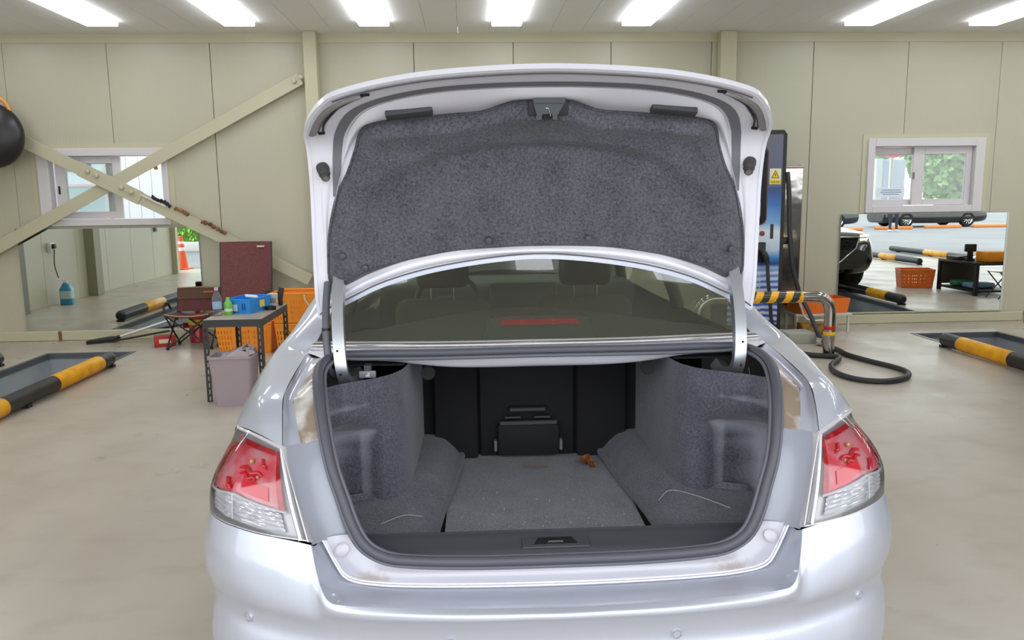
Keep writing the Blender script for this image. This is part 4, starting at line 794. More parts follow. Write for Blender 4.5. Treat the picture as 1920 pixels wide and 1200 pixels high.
# ------------------------------------------------------------------ pit guard pipes
PBLK = mat('pipe_black', (38,37,38), .45); PYEL = mat('pipe_yellow', (240,176,14), .45, noise=(9,(220,150,8),.35,.65))
def pipe(name, lab, x, yend, ystart, segs, r=.068):
    """segs: [(y0,y1)] yellow parts; black elsewhere"""
    t = thing(name, lab, 'guard pipe', (x,yend,r+.012), 0, 'black and yellow pit guard pipes'); L = yend-ystart; M0 = basis((0,0,0), (1,0,0), (0,0,1), (0,-1,0))
    MB().lathe([(0,-.0),(r*.6,.004),(r*.92,.03),(r,.06),(r,L)], 24, M0).out('pipe_body', PBLK, t)
    for a, b in segs: MB().lathe([(r+.0015,yend-b),(r+.003,yend-b+.004),(r+.003,yend-a-.004),(r+.0015,yend-a)], 24, M0, False).out('yellow_sleeve', PYEL, t)
    for k in range(int(L/1.5)+1): MB().box(-.05,.05,-.08-1.5*k,-.02-1.5*k,-r-.012,-r+.012).out('pipe_saddle', PBLK, t)
    return t
pipe('guard_pipe', 'black and yellow guard pipe along the pit at left, nearer the car', -3.47,7.79,1.7,[(6.70,7.53),(4.9,5.95),(3.0,4.0)])
pipe('guard_pipe', 'black and yellow guard pipe on the far side of the left pit', -4.60,7.95,1.7,[(6.45,7.15),(4.4,5.4),(2.6,3.6)])
pipe('guard_pipe', 'black and yellow guard pipe along the right-hand pit, nearer the car', 4.85,7.83,1.7,[(6.76,7.52),(4.9,5.9),(3.0,4.0)])
pipe('guard_pipe', 'black and yellow guard pipe on the far side of the right-hand pit', 6.07,7.85,1.7,[(6.9,7.46),(4.9,5.9),(3.0,4.0)])
pipe('guard_pipe', 'black and yellow guard pipe in the next lane, seen in the right mirror', 9.75,1.9,-1.4,[(.2,.95)]); pipe('guard_pipe', 'far black and yellow guard pipe in the next lane, seen in the right mirror', 11.3,1.2,-2.2,[(-.6,.4)])
# ------------------------------------------------------------------ left corner: squeegee, chairs, table, bin, crates
AL = mat('white_alu_pole', (226,228,230), .3, .4); MAR = mat('maroon_canvas', (104,58,56), .9, noise=(60,(92,50,50),.4,.6)); BRN = mat('brown_canvas', (92,68,52), .9); FRAME = mat('dark_chair_tube', (58,54,58), .4, .5)
sq = thing('floor_squeegee', 'white-handled floor squeegee with a black blade lying by the left mirror', 'squeegee', (0,0,0))
b = MB(); b.prism([(0,0),(.30,.05),(.31,.14),(.22,.155),(.02,.06)], .035, basis((-4.26,9.0,.004), (1,.25,.0), (-.2,1,.15))); b.out('blade', BLACK, sq)
tube('handle', [(-4.0,9.1,.05),(-3.40,9.17,.235)], .014, AL, sq, 10); tube('handle_socket', [(-4.04,9.09,.035),(-3.93,9.11,.07)], .02, BLACK, sq, 10)
o = tube('black_pole', [(-3.98,9.05,.03),(-3.38,9.10,.125)], .011, BLACK, None, 8); tag(o, 'thin black pole lying beside the white squeegee handle', 'pole')
rc = thing('red_canister', 'red canister with a yellow band standing behind the small maroon chair', 'canister', (-3.05,9.08,0))
MB().lathe([(.09,0),(.10,.01),(.10,.27),(.07,.32),(.03,.335),(.03,.37),(0,.37)], 24).out('can', mat('can_red', (176,40,44), .35, coat=.4), rc); MB().lathe([(.102,.20),(.103,.205),(.103,.255),(.102,.26)], 24, None, False).out('band', mat('can_yellow', (222,190,60), .5), rc)
o = MB().box(-.11,.11,-.07,.07,0,.115,.008).out('red_carton', mat('carton_red', (178,46,44), .6)); o.location = (-3.34,8.84,0); o.rotation_euler.z = .35; tag(o, 'small red carton on the floor under the small chair', 'carton')
MB().box(-.06,.06,-.073,-.0695,.04,.085).out('carton_label', mat('carton_label_cream', (232,214,170), .6), o)
def sag(x0, x1, z0, z1, y0, y1, d, nu=12, nv=8):
    return np.array([[(x0+(x1-x0)*i/(nu-1), y0+(y1-y0)*j/(nv-1), z0+(z1-z0)*j/(nv-1)-d*math.sin(math.pi*i/(nu-1))*.6) for i in range(nu)] for j in range(nv)])
def folding_chair(name, lab, loc, rz, w, seat, back0, back1, lean, m1, m2, depth=.40):
    t = thing(name, lab, 'chair', loc, rz, None); h = w/2; d = depth
    patch('seat', sag(-h,h,seat,seat-.02,0,d,.04), m1, t, .012)
    bp = np.array([[(-h*1.0+2*h*i/11, d+lean*j/9+.05*math.sin(math.pi*i/11), back0+(back1-back0)*j/9) for i in range(12)] for j in range(10)]); bk = patch('backrest', bp, m2, t, .012, flip=True)
    for s in (-1,1): tube('back_post', [(s*h,d-.04,seat-.1),(s*h,d,seat),(s*h,d+lean,back1)], .011, FRAME, t, 8)
    for a, b_ in (((-h,0,seat),(h,0.02,0)),((h,0,seat),(-h,.02,0)),((-h,d,seat),(h,d-.02,0)),((h,d,seat),(-h,d-.02,0)),((-h,0,seat),(-h,d,0)),((-h,d,seat),(-h,0,0)),((h,0,seat),(h,d,0)),((h,d,seat),(h,0,0))): tube('leg', [a,(b_[0],b_[1],.012)], .009, FRAME, t, 6)
    for x in (-h,h):
        for y in (0.02,d-.02): MB().lathe([(.017,0),(.017,.02),(.012,.03),(0,.03)], 12, Matrix.Translation((x,y,0)), False).out('foot_cap', BLACK, t)
    return t, bk
c1, bk1 = folding_chair('folding_chair', 'small low folding chair with maroon seat and brown backrest', (-2.99,8.56,0), 0, .46, .375, .36,.615, .06, MAR, MAR)
patch('brown_top_band', np.array([[(-.232+.464*i/11, .405+.06*j/4*.45+.033+.05*math.sin(math.pi*i/11)-.002, .505+.115*j/4) for i in range(12)] for j in range(5)]), BRN, bk1, .008, flip=True) if False else None
MB().box(.05,.16,.425,.432,.565,.58,.001,1).out('orange_logo', mat('logo_orange', (204,104,52), .7), bk1)
BB = np.array([[(-.234+.468*i/11, .40+.06*(.52+.50*j/5)+.05*math.sin(math.pi*i/11)-.016, .36+.255*(.52+.50*j/5)) for i in range(12)] for j in range(6)]); patch('upper_band', BB, BRN, bk1, .006, flip=True)
tube('backrest_piping', [tuple(p-np.array((0,.004,0))) for p in BB[-1]], .006, mat('piping_tan', (168,140,104), .9), bk1, 6)
tube('armrest', crom([(-.24,.02,.40),(-.245,.05,.47),(-.245,.14,.49),(-.24,.22,.42)], 12), .012, BLACK, c1, 8)
tube('seat_piping', [(-.23+.46*i/11, -.006, .382-.024*math.sin(math.pi*i/11)) for i in range(12)], .008, mat('piping_tan', (168,140,104), .9), c1, 6)
c2, bk2 = folding_chair('folding_chair', 'tall-backed maroon canvas folding chair standing against the wall', (-2.455,8.70,0), 0, .55, .40, .38,1.115, .14, MAR, mat('maroon_canvas_back', (118,72,70), .9, noise=(70,(104,62,62),.4,.6)), .20)
Q = lambda u, v: (-.275+.55*u, .20+.14*v+.05*math.sin(math.pi*u)-.004, .38+.735*v)
for z0, z1 in ((.965,1.0),(.80,.81)): patch('stitched_hem', np.array([[Q(i/11, v) for i in range(12)] for v in (z0,(z0+z1)/2,z1)]), MAR, bk2, .004, flip=True)
MB().box(.12,.20,.325,.332,1.055,1.072,.001,1).out('white_logo', mat('logo_white', (214,206,200), .7), bk2)
for x in (.262,): MB().box(x-.03,x+.03,.10,.18,.50,.585,.01).out('armrest_end', BLACK, c2)
# slotted-angle table
ANG = mat('slotted_steel', (58,56,58), .45, .4)
def slotted(L, w, pitch=.05, hw=.009, hh=.016):
    """flat strip with real slots, in local x (0..w), z (0..L)"""
    n = max(1,int(L/pitch)); p = L/n; V = []; F = []
    for k in range(n):
        z0, z1 = k*p, (k+1)*p; c = (z0+z1)/2; b = len(V)
        V += [(0,0,z0),(w,0,z0),(w,0,z1),(0,0,z1),(w/2-hw/2,0,c-hh),(w/2+hw/2,0,c-hh),(w/2+hw/2,0,c+hh),(w/2-hw/2,0,c+hh)]
        F += [(b,b+1,b+5,b+4),(b+1,b+2,b+6,b+5),(b+2,b+3,b+7,b+6),(b+3,b,b+4,b+7)]
    return np.array(V), F
tb = thing('steel_table', 'slotted-angle steel side table with a grey board top', 'table', (0,0,0))
X0, X1, Y0, Y1, ZT = -2.075,-1.62,6.27,7.16,.655
mat_top = mat('table_board', (176,164,148), .35, noise=(5,(160,148,132),.35,.65))
MB().box(X0+.004,X1-.004,Y0+.004,Y1-.004,ZT-.02,ZT,.002,1).out('table_top', mat_top, tb)
b = MB(); b.box(X0,X1,Y0-.002,Y0+.001,ZT-.058,ZT-.001); b.box(X0,X1,Y1-.001,Y1+.002,ZT-.058,ZT-.001); b.box(X0-.002,X0+.001,Y0,Y1,ZT-.058,ZT-.001); b.box(X1-.001,X1+.002,Y0,Y1,ZT-.058,ZT-.001); b.out('apron', ANG, tb)
for x, sx in ((X0,1),(X1,-1)):
    for y, sy in ((Y0,1),(Y1,-1)):
        V, F = slotted(ZT-.058, .04); A = V*np.array((sx,1,1))+np.array((x,y,0)); Bv = np.stack([np.full(len(V),x), y+sy*V[:,0], V[:,2]], 1); k = len(V)
        o = mesh('leg', np.vstack([A,Bv]), F+[tuple(i+k for i in f) for f in F], ANG, tb); md = o.modifiers.new('thickness','SOLIDIFY'); md.thickness = .003
def bottle(name, lab, loc, r, h, m, capm, band=None, bandz=None):
    t = thing(name, lab, 'bottle', loc); MB().lathe([(r*.9,0),(r,.006),(r,h*.62),(r*.92,h*.68),(r*.45,h*.84),(r*.36,h*.88),(r*.36,h*.95),(0,h*.95)], 24).out('bottle_body', m, t)
    MB().lathe([(r*.42,h*.90),(r*.44,h*.905),(r*.44,h),(r*.38,h*1.005),(0,h*1.005)], 20).out('cap', capm, t)
    if band: MB().lathe([(r*1.01,h*bandz[0]),(r*1.015,h*bandz[0]+.002),(r*1.015,h*bandz[1]),(r*1.01,h*bandz[1]+.002)], 24, None, False).out('bottle_label', band, t)
    return t
PET = hazy('clear_plastic', (.96,.97,.98), .14, (214,224,232), 1.2)
bottle('water_bottle', 'clear plastic water bottle with a pink cap on the steel table', (-2.03,6.52,ZT), .036, .225, PET, mat('cap_pink', (226,184,206), .4), mat('label_blue', (150,186,220), .5), (.25,.5))
bottle('green_bottle', 'small green bottle beside the clear water bottle', (-1.955,6.56,ZT), .033, .14, mat('green_plastic', (120,196,84), .35, coat=.3), mat('cap_green', (140,206,104), .4), mat('label_white', (220,230,220), .5), (.2,.34))
def tray(name, lab, cat, loc, rz, w, d, h, m, taper=.9, wall=.006, slots=0, lip=.012):
    """open box with tapering walls; slots: rows of real slots cut through each side"""
    t = thing(name, lab, cat, loc, rz); b = MB()
    def ring(k, z, ins=0): return [(-w/2*k+ins,-d/2*k+ins,z),(w/2*k-ins,-d/2*k+ins,z),(w/2*k-ins,d/2*k-ins,z),(-w/2*k+ins,d/2*k-ins,z)]
    MB().vf(ring(taper,.0)+ring(taper,wall), [(3,2,1,0),(4,5,6,7),(0,1,5,4),(1,2,6,5),(2,3,7,6),(3,0,4,7)]).out('tray_floor', m, t)
    for s in range(4):
        a0, b0 = np.array(ring(taper,0)[s]), np.array(ring(taper,0)[(s+1)%4]); a1, b1 = np.array(ring(1,h)[s]), np.array(ring(1,h)[(s+1)%4])
        P = lambda u, v: (a0*(1-u)+b0*u)*(1-v)+(a1*(1-u)+b1*u)*v
        V = []; F = []
        if not slots: V = [P(0,0),P(1,0),P(1,1),P(0,1)]; F = [(0,1,2,3)]
        else:
            nx = max(6,int(np.linalg.norm(b0-a0)/.028)); vs = [0]+[x for k in range(slots) for x in (.12+.74*k/slots, .12+.74*(k+.62)/slots)]+[.92,1]
            us = [0]+[x for k in range(nx) for x in ((k+.34)/nx,(k+.66)/nx)]+[1]; idx = {}
            for j, v in enumerate(vs):
                for i, u in enumerate(us): idx[i,j] = len(V); V.append(P(u,v))
            for j in range(len(vs)-1):
                for i in range(len(us)-1):
                    hole = (i % 2 == 1) and (j % 2 == 1) and 1 <= j <= 2*slots and not ((i//2) % 6 == 5)
                    if not hole: F.append((idx[i,j],idx[i+1,j],idx[i+1,j+1],idx[i,j+1]))
        o = mesh('tray_side', V, F, m, t); md = o.modifiers.new('thickness','SOLIDIFY'); md.thickness = wall; md.offset = 1
    r0 = ring(1,h); tube('tray_rim', [Vector(p) for p in r0], lip*.6, m, t, 6, True) if lip else None
    return t
BLU = mat('blue_plastic', (46,146,226), .4)
tr1 = tray('blue_tray', 'blue plastic parts tray with a yellow note on the steel table', 'tray', (-1.845,6.76,ZT), R(-14), .22,.34,.115, BLU, .93, .005, 0, .008)
MB().box(.112,.1135,-.02,.06,.035,.10,.0,1).out('yellow_note', mat('note_yellow', (238,222,86), .7), tr1); MB().box(-.085,-.005,-.1745,-.173,.02,.075).out('paper_label', mat('label_pale', (196,214,226), .6), tr1)
for x in (.035,.055): MB().box(x,x+.007,-.176,-.172,.03,.085).out('tray_rib', mat('blue_dark', (24,84,150), .5), tr1)
o = MB().box(-.05,.05,-.035,.035,0,.012,.003).out('folded_paper', mat('paper_white', (236,236,232), .8)); o.location = (-1.83,6.80,ZT+.112); o.rotation_euler = (.1,.15,.4); tag(o, 'folded white paper lying on top of the blue tray', 'paper')
cp = thing('printed_cup', 'white printed paper cup at the back of the steel table', 'cup', (-1.71,7.03,ZT)); MB().lathe([(.034,0),(.036,.003),(.047,.105),(.049,.108),(.045,.106),(.034,.006),(0,.006)], 24, None, False).out('cup_body', mat('cup_white', (232,230,226), .6), cp)
for k in range(5): MB().box(-.003,.003,-.0455,-.043,.03,.075).out('cup_print', BLACK, cp); o = cp.children[-1]; o.rotation_euler.z = R(-50+22*k)
o = MB().lathe([(.020,0),(.045,0),(.045,.03),(.020,.03),(.020,0)], 28, None, False).out('tape_roll', BLACK); o.location = (-1.675,6.80,ZT+.001); tag(o, 'black tape roll lying in front of the printed cup', 'tape')
o = MB(); o.box(-.015,.015,-.012,.012,0,.03,.004); o.prism([(-.02,0),(.02,0),(.035,.045),(.0,.05),(-.012,.03)], .02, FACE(0,-.01,.03)); o = o.out('black_clamp', BLACK); o.location = (-1.655,7.08,ZT+.0); o.scale = (1.2,1.2,2.0); tag(o, 'black spring clamp standing at the far table corner', 'clamp')
# waste bin under the table
def rrect(w, d, r, z, n=5, cx=0, cy=0):
    out = []
    for sx, sy, a0 in ((1,1,0),(-1,1,90),(-1,-1,180),(1,-1,270)):
        for k in range(n+1): a = R(a0+90*k/n); out.append((cx+sx*(w/2-r)+r*math.cos(a), cy+sy*(d/2-r)+r*math.sin(a), z))
    return out
def loft(name, rings, m, parent=None, cap0=True, cap1=False, angle=40):
    n = len(rings[0]); V = [p for r_ in rings for p in r_]; F = [(j*n+i, j*n+(i+1)%n, (j+1)*n+(i+1)%n, (j+1)*n+i) for j in range(len(rings)-1) for i in range(n)]
    if cap0: F.append(tuple(range(n))[::-1])
    if cap1: F.append(tuple((len(rings)-1)*n+i for i in range(n)))
    return mesh(name, V, F, m, parent, angle=angle)
BIN = mat('mauve_grey_plastic', (168,154,162), .5)
bn = thing('waste_bin', 'mauve grey plastic waste bin under the steel table', 'bin', (-1.835,6.22,0))
loft('bin_body', [rrect(.265,.20,.03,0),rrect(.27,.205,.03,.01),rrect(.335,.25,.035,.37),rrect(.35,.265,.04,.375),rrect(.35,.265,.04,.392),rrect(.325,.24,.035,.392),rrect(.255,.19,.03,.02)], BIN, bn, True, True)
rnd = random.Random(4); V = []; F = []
BAG = mat('thin_plastic_bag', (206,190,192), .3, trans=.3)
loft('bin_liner', [[(x*(1+rnd.uniform(-.12,.12)), y*(1+rnd.uniform(-.12,.12)), z+rnd.uniform(-.02,.02)) for x, y, z in rrect(w_,d_,.05,z_,5,cx_)] for w_,d_,z_,cx_ in ((.28,.19,.33,0),(.22,.16,.39,.05),(.12,.10,.43,.09),(.04,.04,.45,.11))], BAG, bn, False, True, 20)
o = MB().box(-.05,.05,-.03,.03,0,.05,.006).out('green_block', mat('green_plastic_block', (56,172,84), .5)); o.location = (-2.20,7.95,0); o.scale = (1.3,1,1); tag(o, 'small bright green block on the floor behind the waste bin', 'block')
ORG = mat('orange_crate', (240,146,26), .45); ORR = mat('orange_tray', (236,118,36), .45)
tray('orange_crate', 'orange slotted crate on the floor behind the steel table', 'crate', (-2.33,8.47,0), R(2), .56,.40,.31, ORG, .90, .006, 4, .02)
tray('orange_crate', 'lower of two stacked orange crates by the car', 'crate', (-1.70,8.35,0), R(-4), .54,.38,.31, ORG, .90, .006, 4, .02)
tray('orange_crate', 'upper of two stacked orange crates by the car', 'crate', (-1.70,8.35,.328), R(-4), .60,.40,.30, ORG, .90, .006, 4, .02)
tube('hanging_wire', crom([(-1.66,8.12,.62),(-1.65,8.11,.57),(-1.63,8.11,.54),(-1.62,8.11,.52)], 8), .005, mat('wire_white', (226,224,218), .5), None, 6); tag(bpy.data.objects['hanging_wire'], 'short white wire hooked on the upper orange crate', 'wire')
# ------------------------------------------------------------------ right side: charger, steel sheet, bollard, cable, trays
def ramp_mat(name, stops, z0, z1, rough=.3, wave=None):
    m = mat(name, (255,255,255), rough, coat=.4); nt = m.node_tree; b = nt.nodes['Principled BSDF']; tc = nt.nodes.new('ShaderNodeTexCoord'); sp = nt.nodes.new('ShaderNodeSeparateXYZ'); nt.links.new(tc.outputs['Object'], sp.inputs[0])
    mr = nt.nodes.new('ShaderNodeMapRange'); mr.inputs[1].default_value = z0; mr.inputs[2].default_value = z1; nt.links.new(sp.outputs['Z'], mr.inputs[0])
    r = nt.nodes.new('ShaderNodeValToRGB'); e = r.color_ramp.elements
    while len(e) < len(stops): e.new(.5)
    for el, (p, c) in zip(e, stops): el.position = p; el.color = (*lin(c),1)
    nt.links.new(mr.outputs[0], r.inputs[0]); src = r.outputs[0]
    if wave:
        w = nt.nodes.new('ShaderNodeTexWave'); w.wave_type = 'RINGS'; w.inputs['Scale'].default_value = 4.5; w.inputs['Distortion'].default_value = 1.2
        mp = nt.nodes.new('ShaderNodeMapping'); mp.inputs['Location'].default_value = (-1.35,0,-.12); mp.inputs['Scale'].default_value = (2.7,0,1.1); nt.links.new(tc.outputs['Object'], mp.inputs[0]); nt.links.new(mp.outputs[0], w.inputs['Vector'])
        k = nt.nodes.new('ShaderNodeMapRange'); k.inputs[1].default_value = wave; k.inputs[2].default_value = wave-.06; nt.links.new(sp.outputs['Z'], k.inputs[0])
        mu = nt.nodes.new('ShaderNodeMath'); mu.operation = 'MULTIPLY'; nt.links.new(w.outputs['Fac'], mu.inputs[0]); nt.links.new(k.outputs[0], mu.inputs[1])
        mx = nt.nodes.new('ShaderNodeMix'); mx.data_type = 'RGBA'; nt.links.new(mu.outputs[0], mx.inputs[0]); nt.links.new(src, mx.inputs[6]); mx.inputs[7].default_value = (*lin((214,226,244)),1); src = mx.outputs[2]
    nt.links.new(src, b.inputs['Base Color']); return m
CHF = ramp_mat('charger_print', [(0,(20,40,150)),(.12,(36,60,176)),(.26,(40,86,190)),(.34,(120,160,214)),(.37,(30,60,140)),(.40,(70,140,210)),(.44,(196,214,232)),(.53,(226,232,238)),(.57,(120,176,222)),(.66,(52,116,190)),(.74,(36,62,120)),(.86,(46,52,92)),(1,(66,68,92))], 0, 2.2, .3, .80)
ch = thing('vehicle_charger', 'tall blue electric vehicle charger with screen and hazard sticker', 'charger', (3.125,8.60,0))
b = MB(); b.prism([(-.32,0),(.32,0),(.32,2.20),(.285,2.245),(-.285,2.245),(-.32,2.20)], .46, basis((0,0,0), (1,0,0), (0,0,1), (0,1,0))); b.out('cabinet', mat('charger_black', (34,36,38), .5), ch)
MB().box(-.285,.277,-.008,.0,.14,2.20,.002,1).out('front_panel', CHF, ch)
def rr2(x0, x1, z0, z1, r, n=6):
    out = []
    for cx, cz, a0 in ((x1-r,z1-r,0),(x0+r,z1-r,90),(x0+r,z0+r,180),(x1-r,z0+r,270)):
        for k in range(n+1): a = R(a0+90*k/n); out.append((cx+r*math.cos(a), cz+r*math.sin(a)))
    return out
UPR = lambda y: basis((0,y,0), (1,0,0), (0,0,1), (0,-1,0))
sc_ = MB(); sc_.prism(rr2(-.24,.118,1.235,2.075,.075), .010, UPR(-.006)); sc_ = sc_.out('screen_bezel', mat('bezel_dark_red', (84,12,18), .35), ch)
b = MB(); b.prism(rr2(-.228,.104,1.25,2.06,.065), .004, UPR(-.0155)); b.out('screen_glass', mat('screen_black', (8,8,10), .35, spec=.25), sc_)
MB().box(-.16,.045,-.0215,-.0195,1.33,1.48).out('screen_card', mat('card_pale', (150,170,164), .6), sc_)
for z in (1.44,1.40): MB().box(-.14,.025,-.0225,-.0213,z-.012,z+.012).out('card_print', mat('card_teal', (40,110,96), .6), sc_)
st = MB().box(.136,.262,-.0125,-.008,1.67,1.838,.002,1).out('hazard_sticker', mat('sticker_pale', (238,232,190), .5), ch)
b = MB(); b.prism([(.152,1.735),(.246,1.735),(.199,1.822)], .0012, UPR(-.0125)); b.out('triangle_edge', mat('sticker_black', (40,36,30), .5), st)
b = MB(); b.prism([(.163,1.741),(.235,1.741),(.199,1.808)], .0012, UPR(-.0138)); b.out('triangle', mat('sticker_yellow', (240,206,40), .5), st)
b = MB(); b.prism([(.203,1.794),(.190,1.768),(.198,1.768),(.195,1.746),(.208,1.774),(.200,1.774)], .0012, UPR(-.015)); b.out('lightning', mat('sticker_black', (40,36,30), .5), st)
MB().box(.136,.262,-.0137,-.0124,1.672,1.718).out('yellow_band', mat('sticker_yellow', (240,206,40), .5), st)
for k in range(4): MB().box(.157+.024*k,.171+.024*k,-.0146,-.0136,1.686,1.703).out('hazard_glyph', mat('sticker_ink', (140,110,30), .5), st)
b = MB(); b.prism(rr2(.165,.200,1.085,1.245,.004), .006, UPR(-.006)); b.out('card_slot', mat('slot_green_black', (32,52,50), .4), ch)
MB().lathe([(.028,0),(.028,.01),(.018,.014),(0,.014)], 20, basis((.075,-.008,1.145), (1,0,0), (0,0,1))).out('emergency_button', mat('button_red', (120,70,66), .4), ch)
MB().box(-.10,.11,-.05,-.004,.83,1.05,.008).out('connector_holster', BLACK, ch)
for i in range(5):
    for j in range(6): MB().box(-.07+.032*i,-.052+.032*i,-.0105,-.007,.52+.032*j,.544+.032*j).out('vent_slot', mat('vent_pale', (196,206,226), .5), ch)
CBL = mat('cable_rubber', (42,42,42), .5)
tube('connector_grip', crom([(-.02,-.07,1.0),(.045,-.09,.97),(.09,-.10,.90),(.115,-.10,.82)], 14), [.030]*7+[.034]*4+[.026]*3, BLACK, ch, 12)
tube('charging_cable', crom([(.112,-.10,.83),(.13,-.10,.62),(.16,-.10,.40),(.19,-.09,.18),(.24,-.12,.06),(.10,-.35,.03)], 30), .020, CBL, ch, 10)
tube('side_cable', crom([(.335,.0,1.80),(.36,-.01,1.55),(.375,-.02,1.2),(.42,-.03,.8),(.50,-.04,.5)], 20), .026, CBL, ch, 10)
MB().box(.32,.40,.0,.05,1.02,1.10,.01).out('cable_hook', BLACK, ch)
hose = tube('floor_cable', crom([(3.62,8.56,.50),(3.66,8.35,.30),(3.66,8.05,.08),(3.65,7.80,.03),(3.66,7.62,.026),(3.64,7.40,.026),(3.70,7.08,.026),(3.78,6.82,.026),(3.79,6.60,.026),(3.66,6.40,.026),(3.42,6.29,.026),(3.24,6.38,.026),(3.18,6.62,.026),(3.26,6.92,.026),(3.46,7.20,.026),(3.50,7.31,.026),(3.40,7.37,.026),(3.27,7.45,.026),(3.20,7.75,.026),(3.22,8.2,.03),(3.225,8.25,.03)], 140), .0245, CBL, None, 10); tag(hose, 'thick black charging cable looped on the floor around the steel bollard', 'cable')
sh_ = thing('steel_sheet', 'brushed stainless steel sheet standing behind the charger', 'panel', (0,0,0))
MB().box(3.50,3.875,9.16,9.30,.26,1.86,.006,1).out('sheet', mat('stainless', (178,174,170), .14, 1., bump=(2.2,.35,.03)), sh_); MB().box(3.48,3.885,9.14,9.31,1.86,1.89,.004,1).out('top_rail', mat('copper_grey', (176,156,146), .35, .6), sh_)
MB().box(3.885,3.93,9.27,9.335,0,1.9,.003,1).out('edge_post', CREAM, sh_)
# bollard
bo = thing('guard_bollard', 'stainless steel hoop bollard with a yellow and black striped sleeve', 'bollard', (0,0,0)); SS = mat('polished_stainless', (176,172,166), .14, 1.)
path = [(3.48,7.465,0)]+[(3.48,7.465,z) for z in (.1,.25,.40)]+[(3.48-.16*(1-math.cos(a)),7.465,.43+.16*math.sin(a)) for a in np.linspace(.15,math.pi/2,10)]+[(x,7.465,.59) for x in (3.2,2.8,2.5)]+[(2.34-.16*math.sin(a),7.465,.43+.16*math.cos(a)) for a in np.linspace(.1,math.pi/2,8)]+[(2.18,7.465,.2),(2.18,7.465,0)]
tube('hoop', path, .054, SS, bo, 28)
for x in (3.48,2.18):
    MB().lathe([(.105,0),(.105,.008),(.07,.022),(.056,.03)], 28, Matrix.Translation((x,7.465,0)), False).out('base_flange', SS, bo)
    for k in range(4): MB().lathe([(.012,.006),(.012,.02),(0,.022)], 8, Matrix.Translation((x+.085*math.cos(k*math.pi/2+.7),7.465+.085*math.sin(k*math.pi/2+.7),0)), False).out('anchor_bolt', SS, bo)
for z, m_ in ((.284,mat('tape_red', (196,30,36), .4)),(.228,mat('tape_yellow', (240,190,30), .4))): MB().lathe([(.0545,z-.018),(.0553,z-.016),(.0553,z+.016),(.0545,z+.018)], 28, Matrix.Translation((3.48,7.465,0)), False).out('reflective_tape', m_, bo)
NS, NX = 32, 60; xa, xb2 = 2.45, 3.19
def helix(sel, r):
    V = []; F = []
    for i in range(NX*2+1):
        x = xa+(xb2-xa)*i/(NX*2)
        for k in range(NS): a = 2*math.pi*k/NS; V.append((x, 7.465-r*math.cos(a), .59+r*math.sin(a)))
    for i in range(NX*2):
        for k in range(NS):
            if int(math.floor(((i+.5)/(NX*2)*(xb2-xa)/.145-(k+.5)/NS*1.0+.16)*2)) % 2 == sel: F.append((i*NS+k, i*NS+(k+1)%NS, (i+1)*NS+(k+1)%NS, (i+1)*NS+k))
    return V, F
V, F = helix(0, .0575); mesh('yellow_stripe', V, F, mat('stripe_yellow', (255,184,4), .35, coat=.4), bo, True); V, F = helix(1, .0572); mesh('black_stripe', V, F, mat('stripe_black', (44,42,40), .35, coat=.4), bo, True)
tray('orange_tray', 'shallow orange plastic tray on a white stand behind the bollard', 'tray', (4.03,8.98,.215), R(6), .60,.34,.16, ORR, .92, .006, 0, .01)
o = MB().box(3.70,4.36,8.80,9.16,.185,.212,.004,1); 
for x in (3.73,4.33):
    for y in (8.83,9.13): o.box(x-.012,x+.012,y-.012,y+.012,0,.186)
o = o.out('white_stand', mat('stand_white', (206,202,192), .5)); tag(o, 'low white metal stand carrying the orange tray', 'stand')
o = MB().box(3.36,3.66,8.12,8.42,0,.11,.006).out('grey_block', mat('block_grey', (170,168,156), .7)); tag(o, 'low grey block on the floor beside the charger', 'block')
o = MB().box(3.70,3.98,8.60,8.76,0,.13,.006).out('brown_box', mat('box_brown', (122,72,40), .7, noise=(8,(150,120,40),.45,.55))); tag(o, 'small brown box on the floor under the white stand', 'box')
lp = tube('white_wire', crom([(3.62,8.52,.40),(3.70,8.54,.22),(3.78,8.54,.18),(3.90,8.54,.18),(4.02,8.56,.14),(3.98,8.54,.05),(3.94,8.52,.012)], 40), .009, mat('wire_white', (226,224,218), .5), None, 8); tag(lp, 'loose white wire hanging around the white stand', 'wire')
o = tube('white_rod', [(3.62,8.80,.95),(3.60,8.80,.94),(3.74,8.76,.30)], .014, mat('rod_white', (214,206,196), .5), None, 8); tag(o, 'thin white rod leaning between charger and steel sheet', 'rod')
o = tube('chrome_plug', [(3.62,8.02,.04),(3.74,7.92,.04)], [.045,.032], CHROME, None, 14); tag(o, 'chrome plug end lying on the floor behind the bollard', 'plug')
# ------------------------------------------------------------------ litter in the trunk
lf = thing('dry_leaf', 'curled dry brown leaf lying on the trunk floor', 'leaf', (0,0,0)); lf.parent = None
carM = Matrix.Translation((.2111,1.7872,0)) @ Matrix.Rotation(R(-.69),4,'Z') @ Matrix.Rotation(R(-.17),4,'Y')
def leaf(cx, cy, w, l, curl, seed):
    rnd = random.Random(seed); G = np.zeros((9,13,3))
    for j in range(9):
        for i in range(13):
            u = (i/12-.5)*2; v = j/8; wd = math.sin(math.pi*min(1,.08+v*.92))**.7*w/2; G[j,i] = (u*wd, (v-.5)*l, curl*(u*u)*.9+.010*math.sin(v*7+u*3)+.012*v+rnd.uniform(-.001,.001))
    return G
p = patch('leaf_blade', leaf(0,0,.060,.055,.010,1), mat('dry_leaf', (168,98,56), .7, noise=(60,(120,66,36),.4,.6)), lf, .001); p.matrix_world = carM @ Matrix.Translation((.20,1.0,.612)) @ Matrix.Rotation(1.2,4,'Z') @ Matrix.Rotation(.25,4,'X')
tube('leaf_stem', [carM @ Vector(q) for q in ((.165,1.0,.622),(.15,1.0,.618))], .0015, mat('stem_brown', (110,70,44), .8), lf, 5)
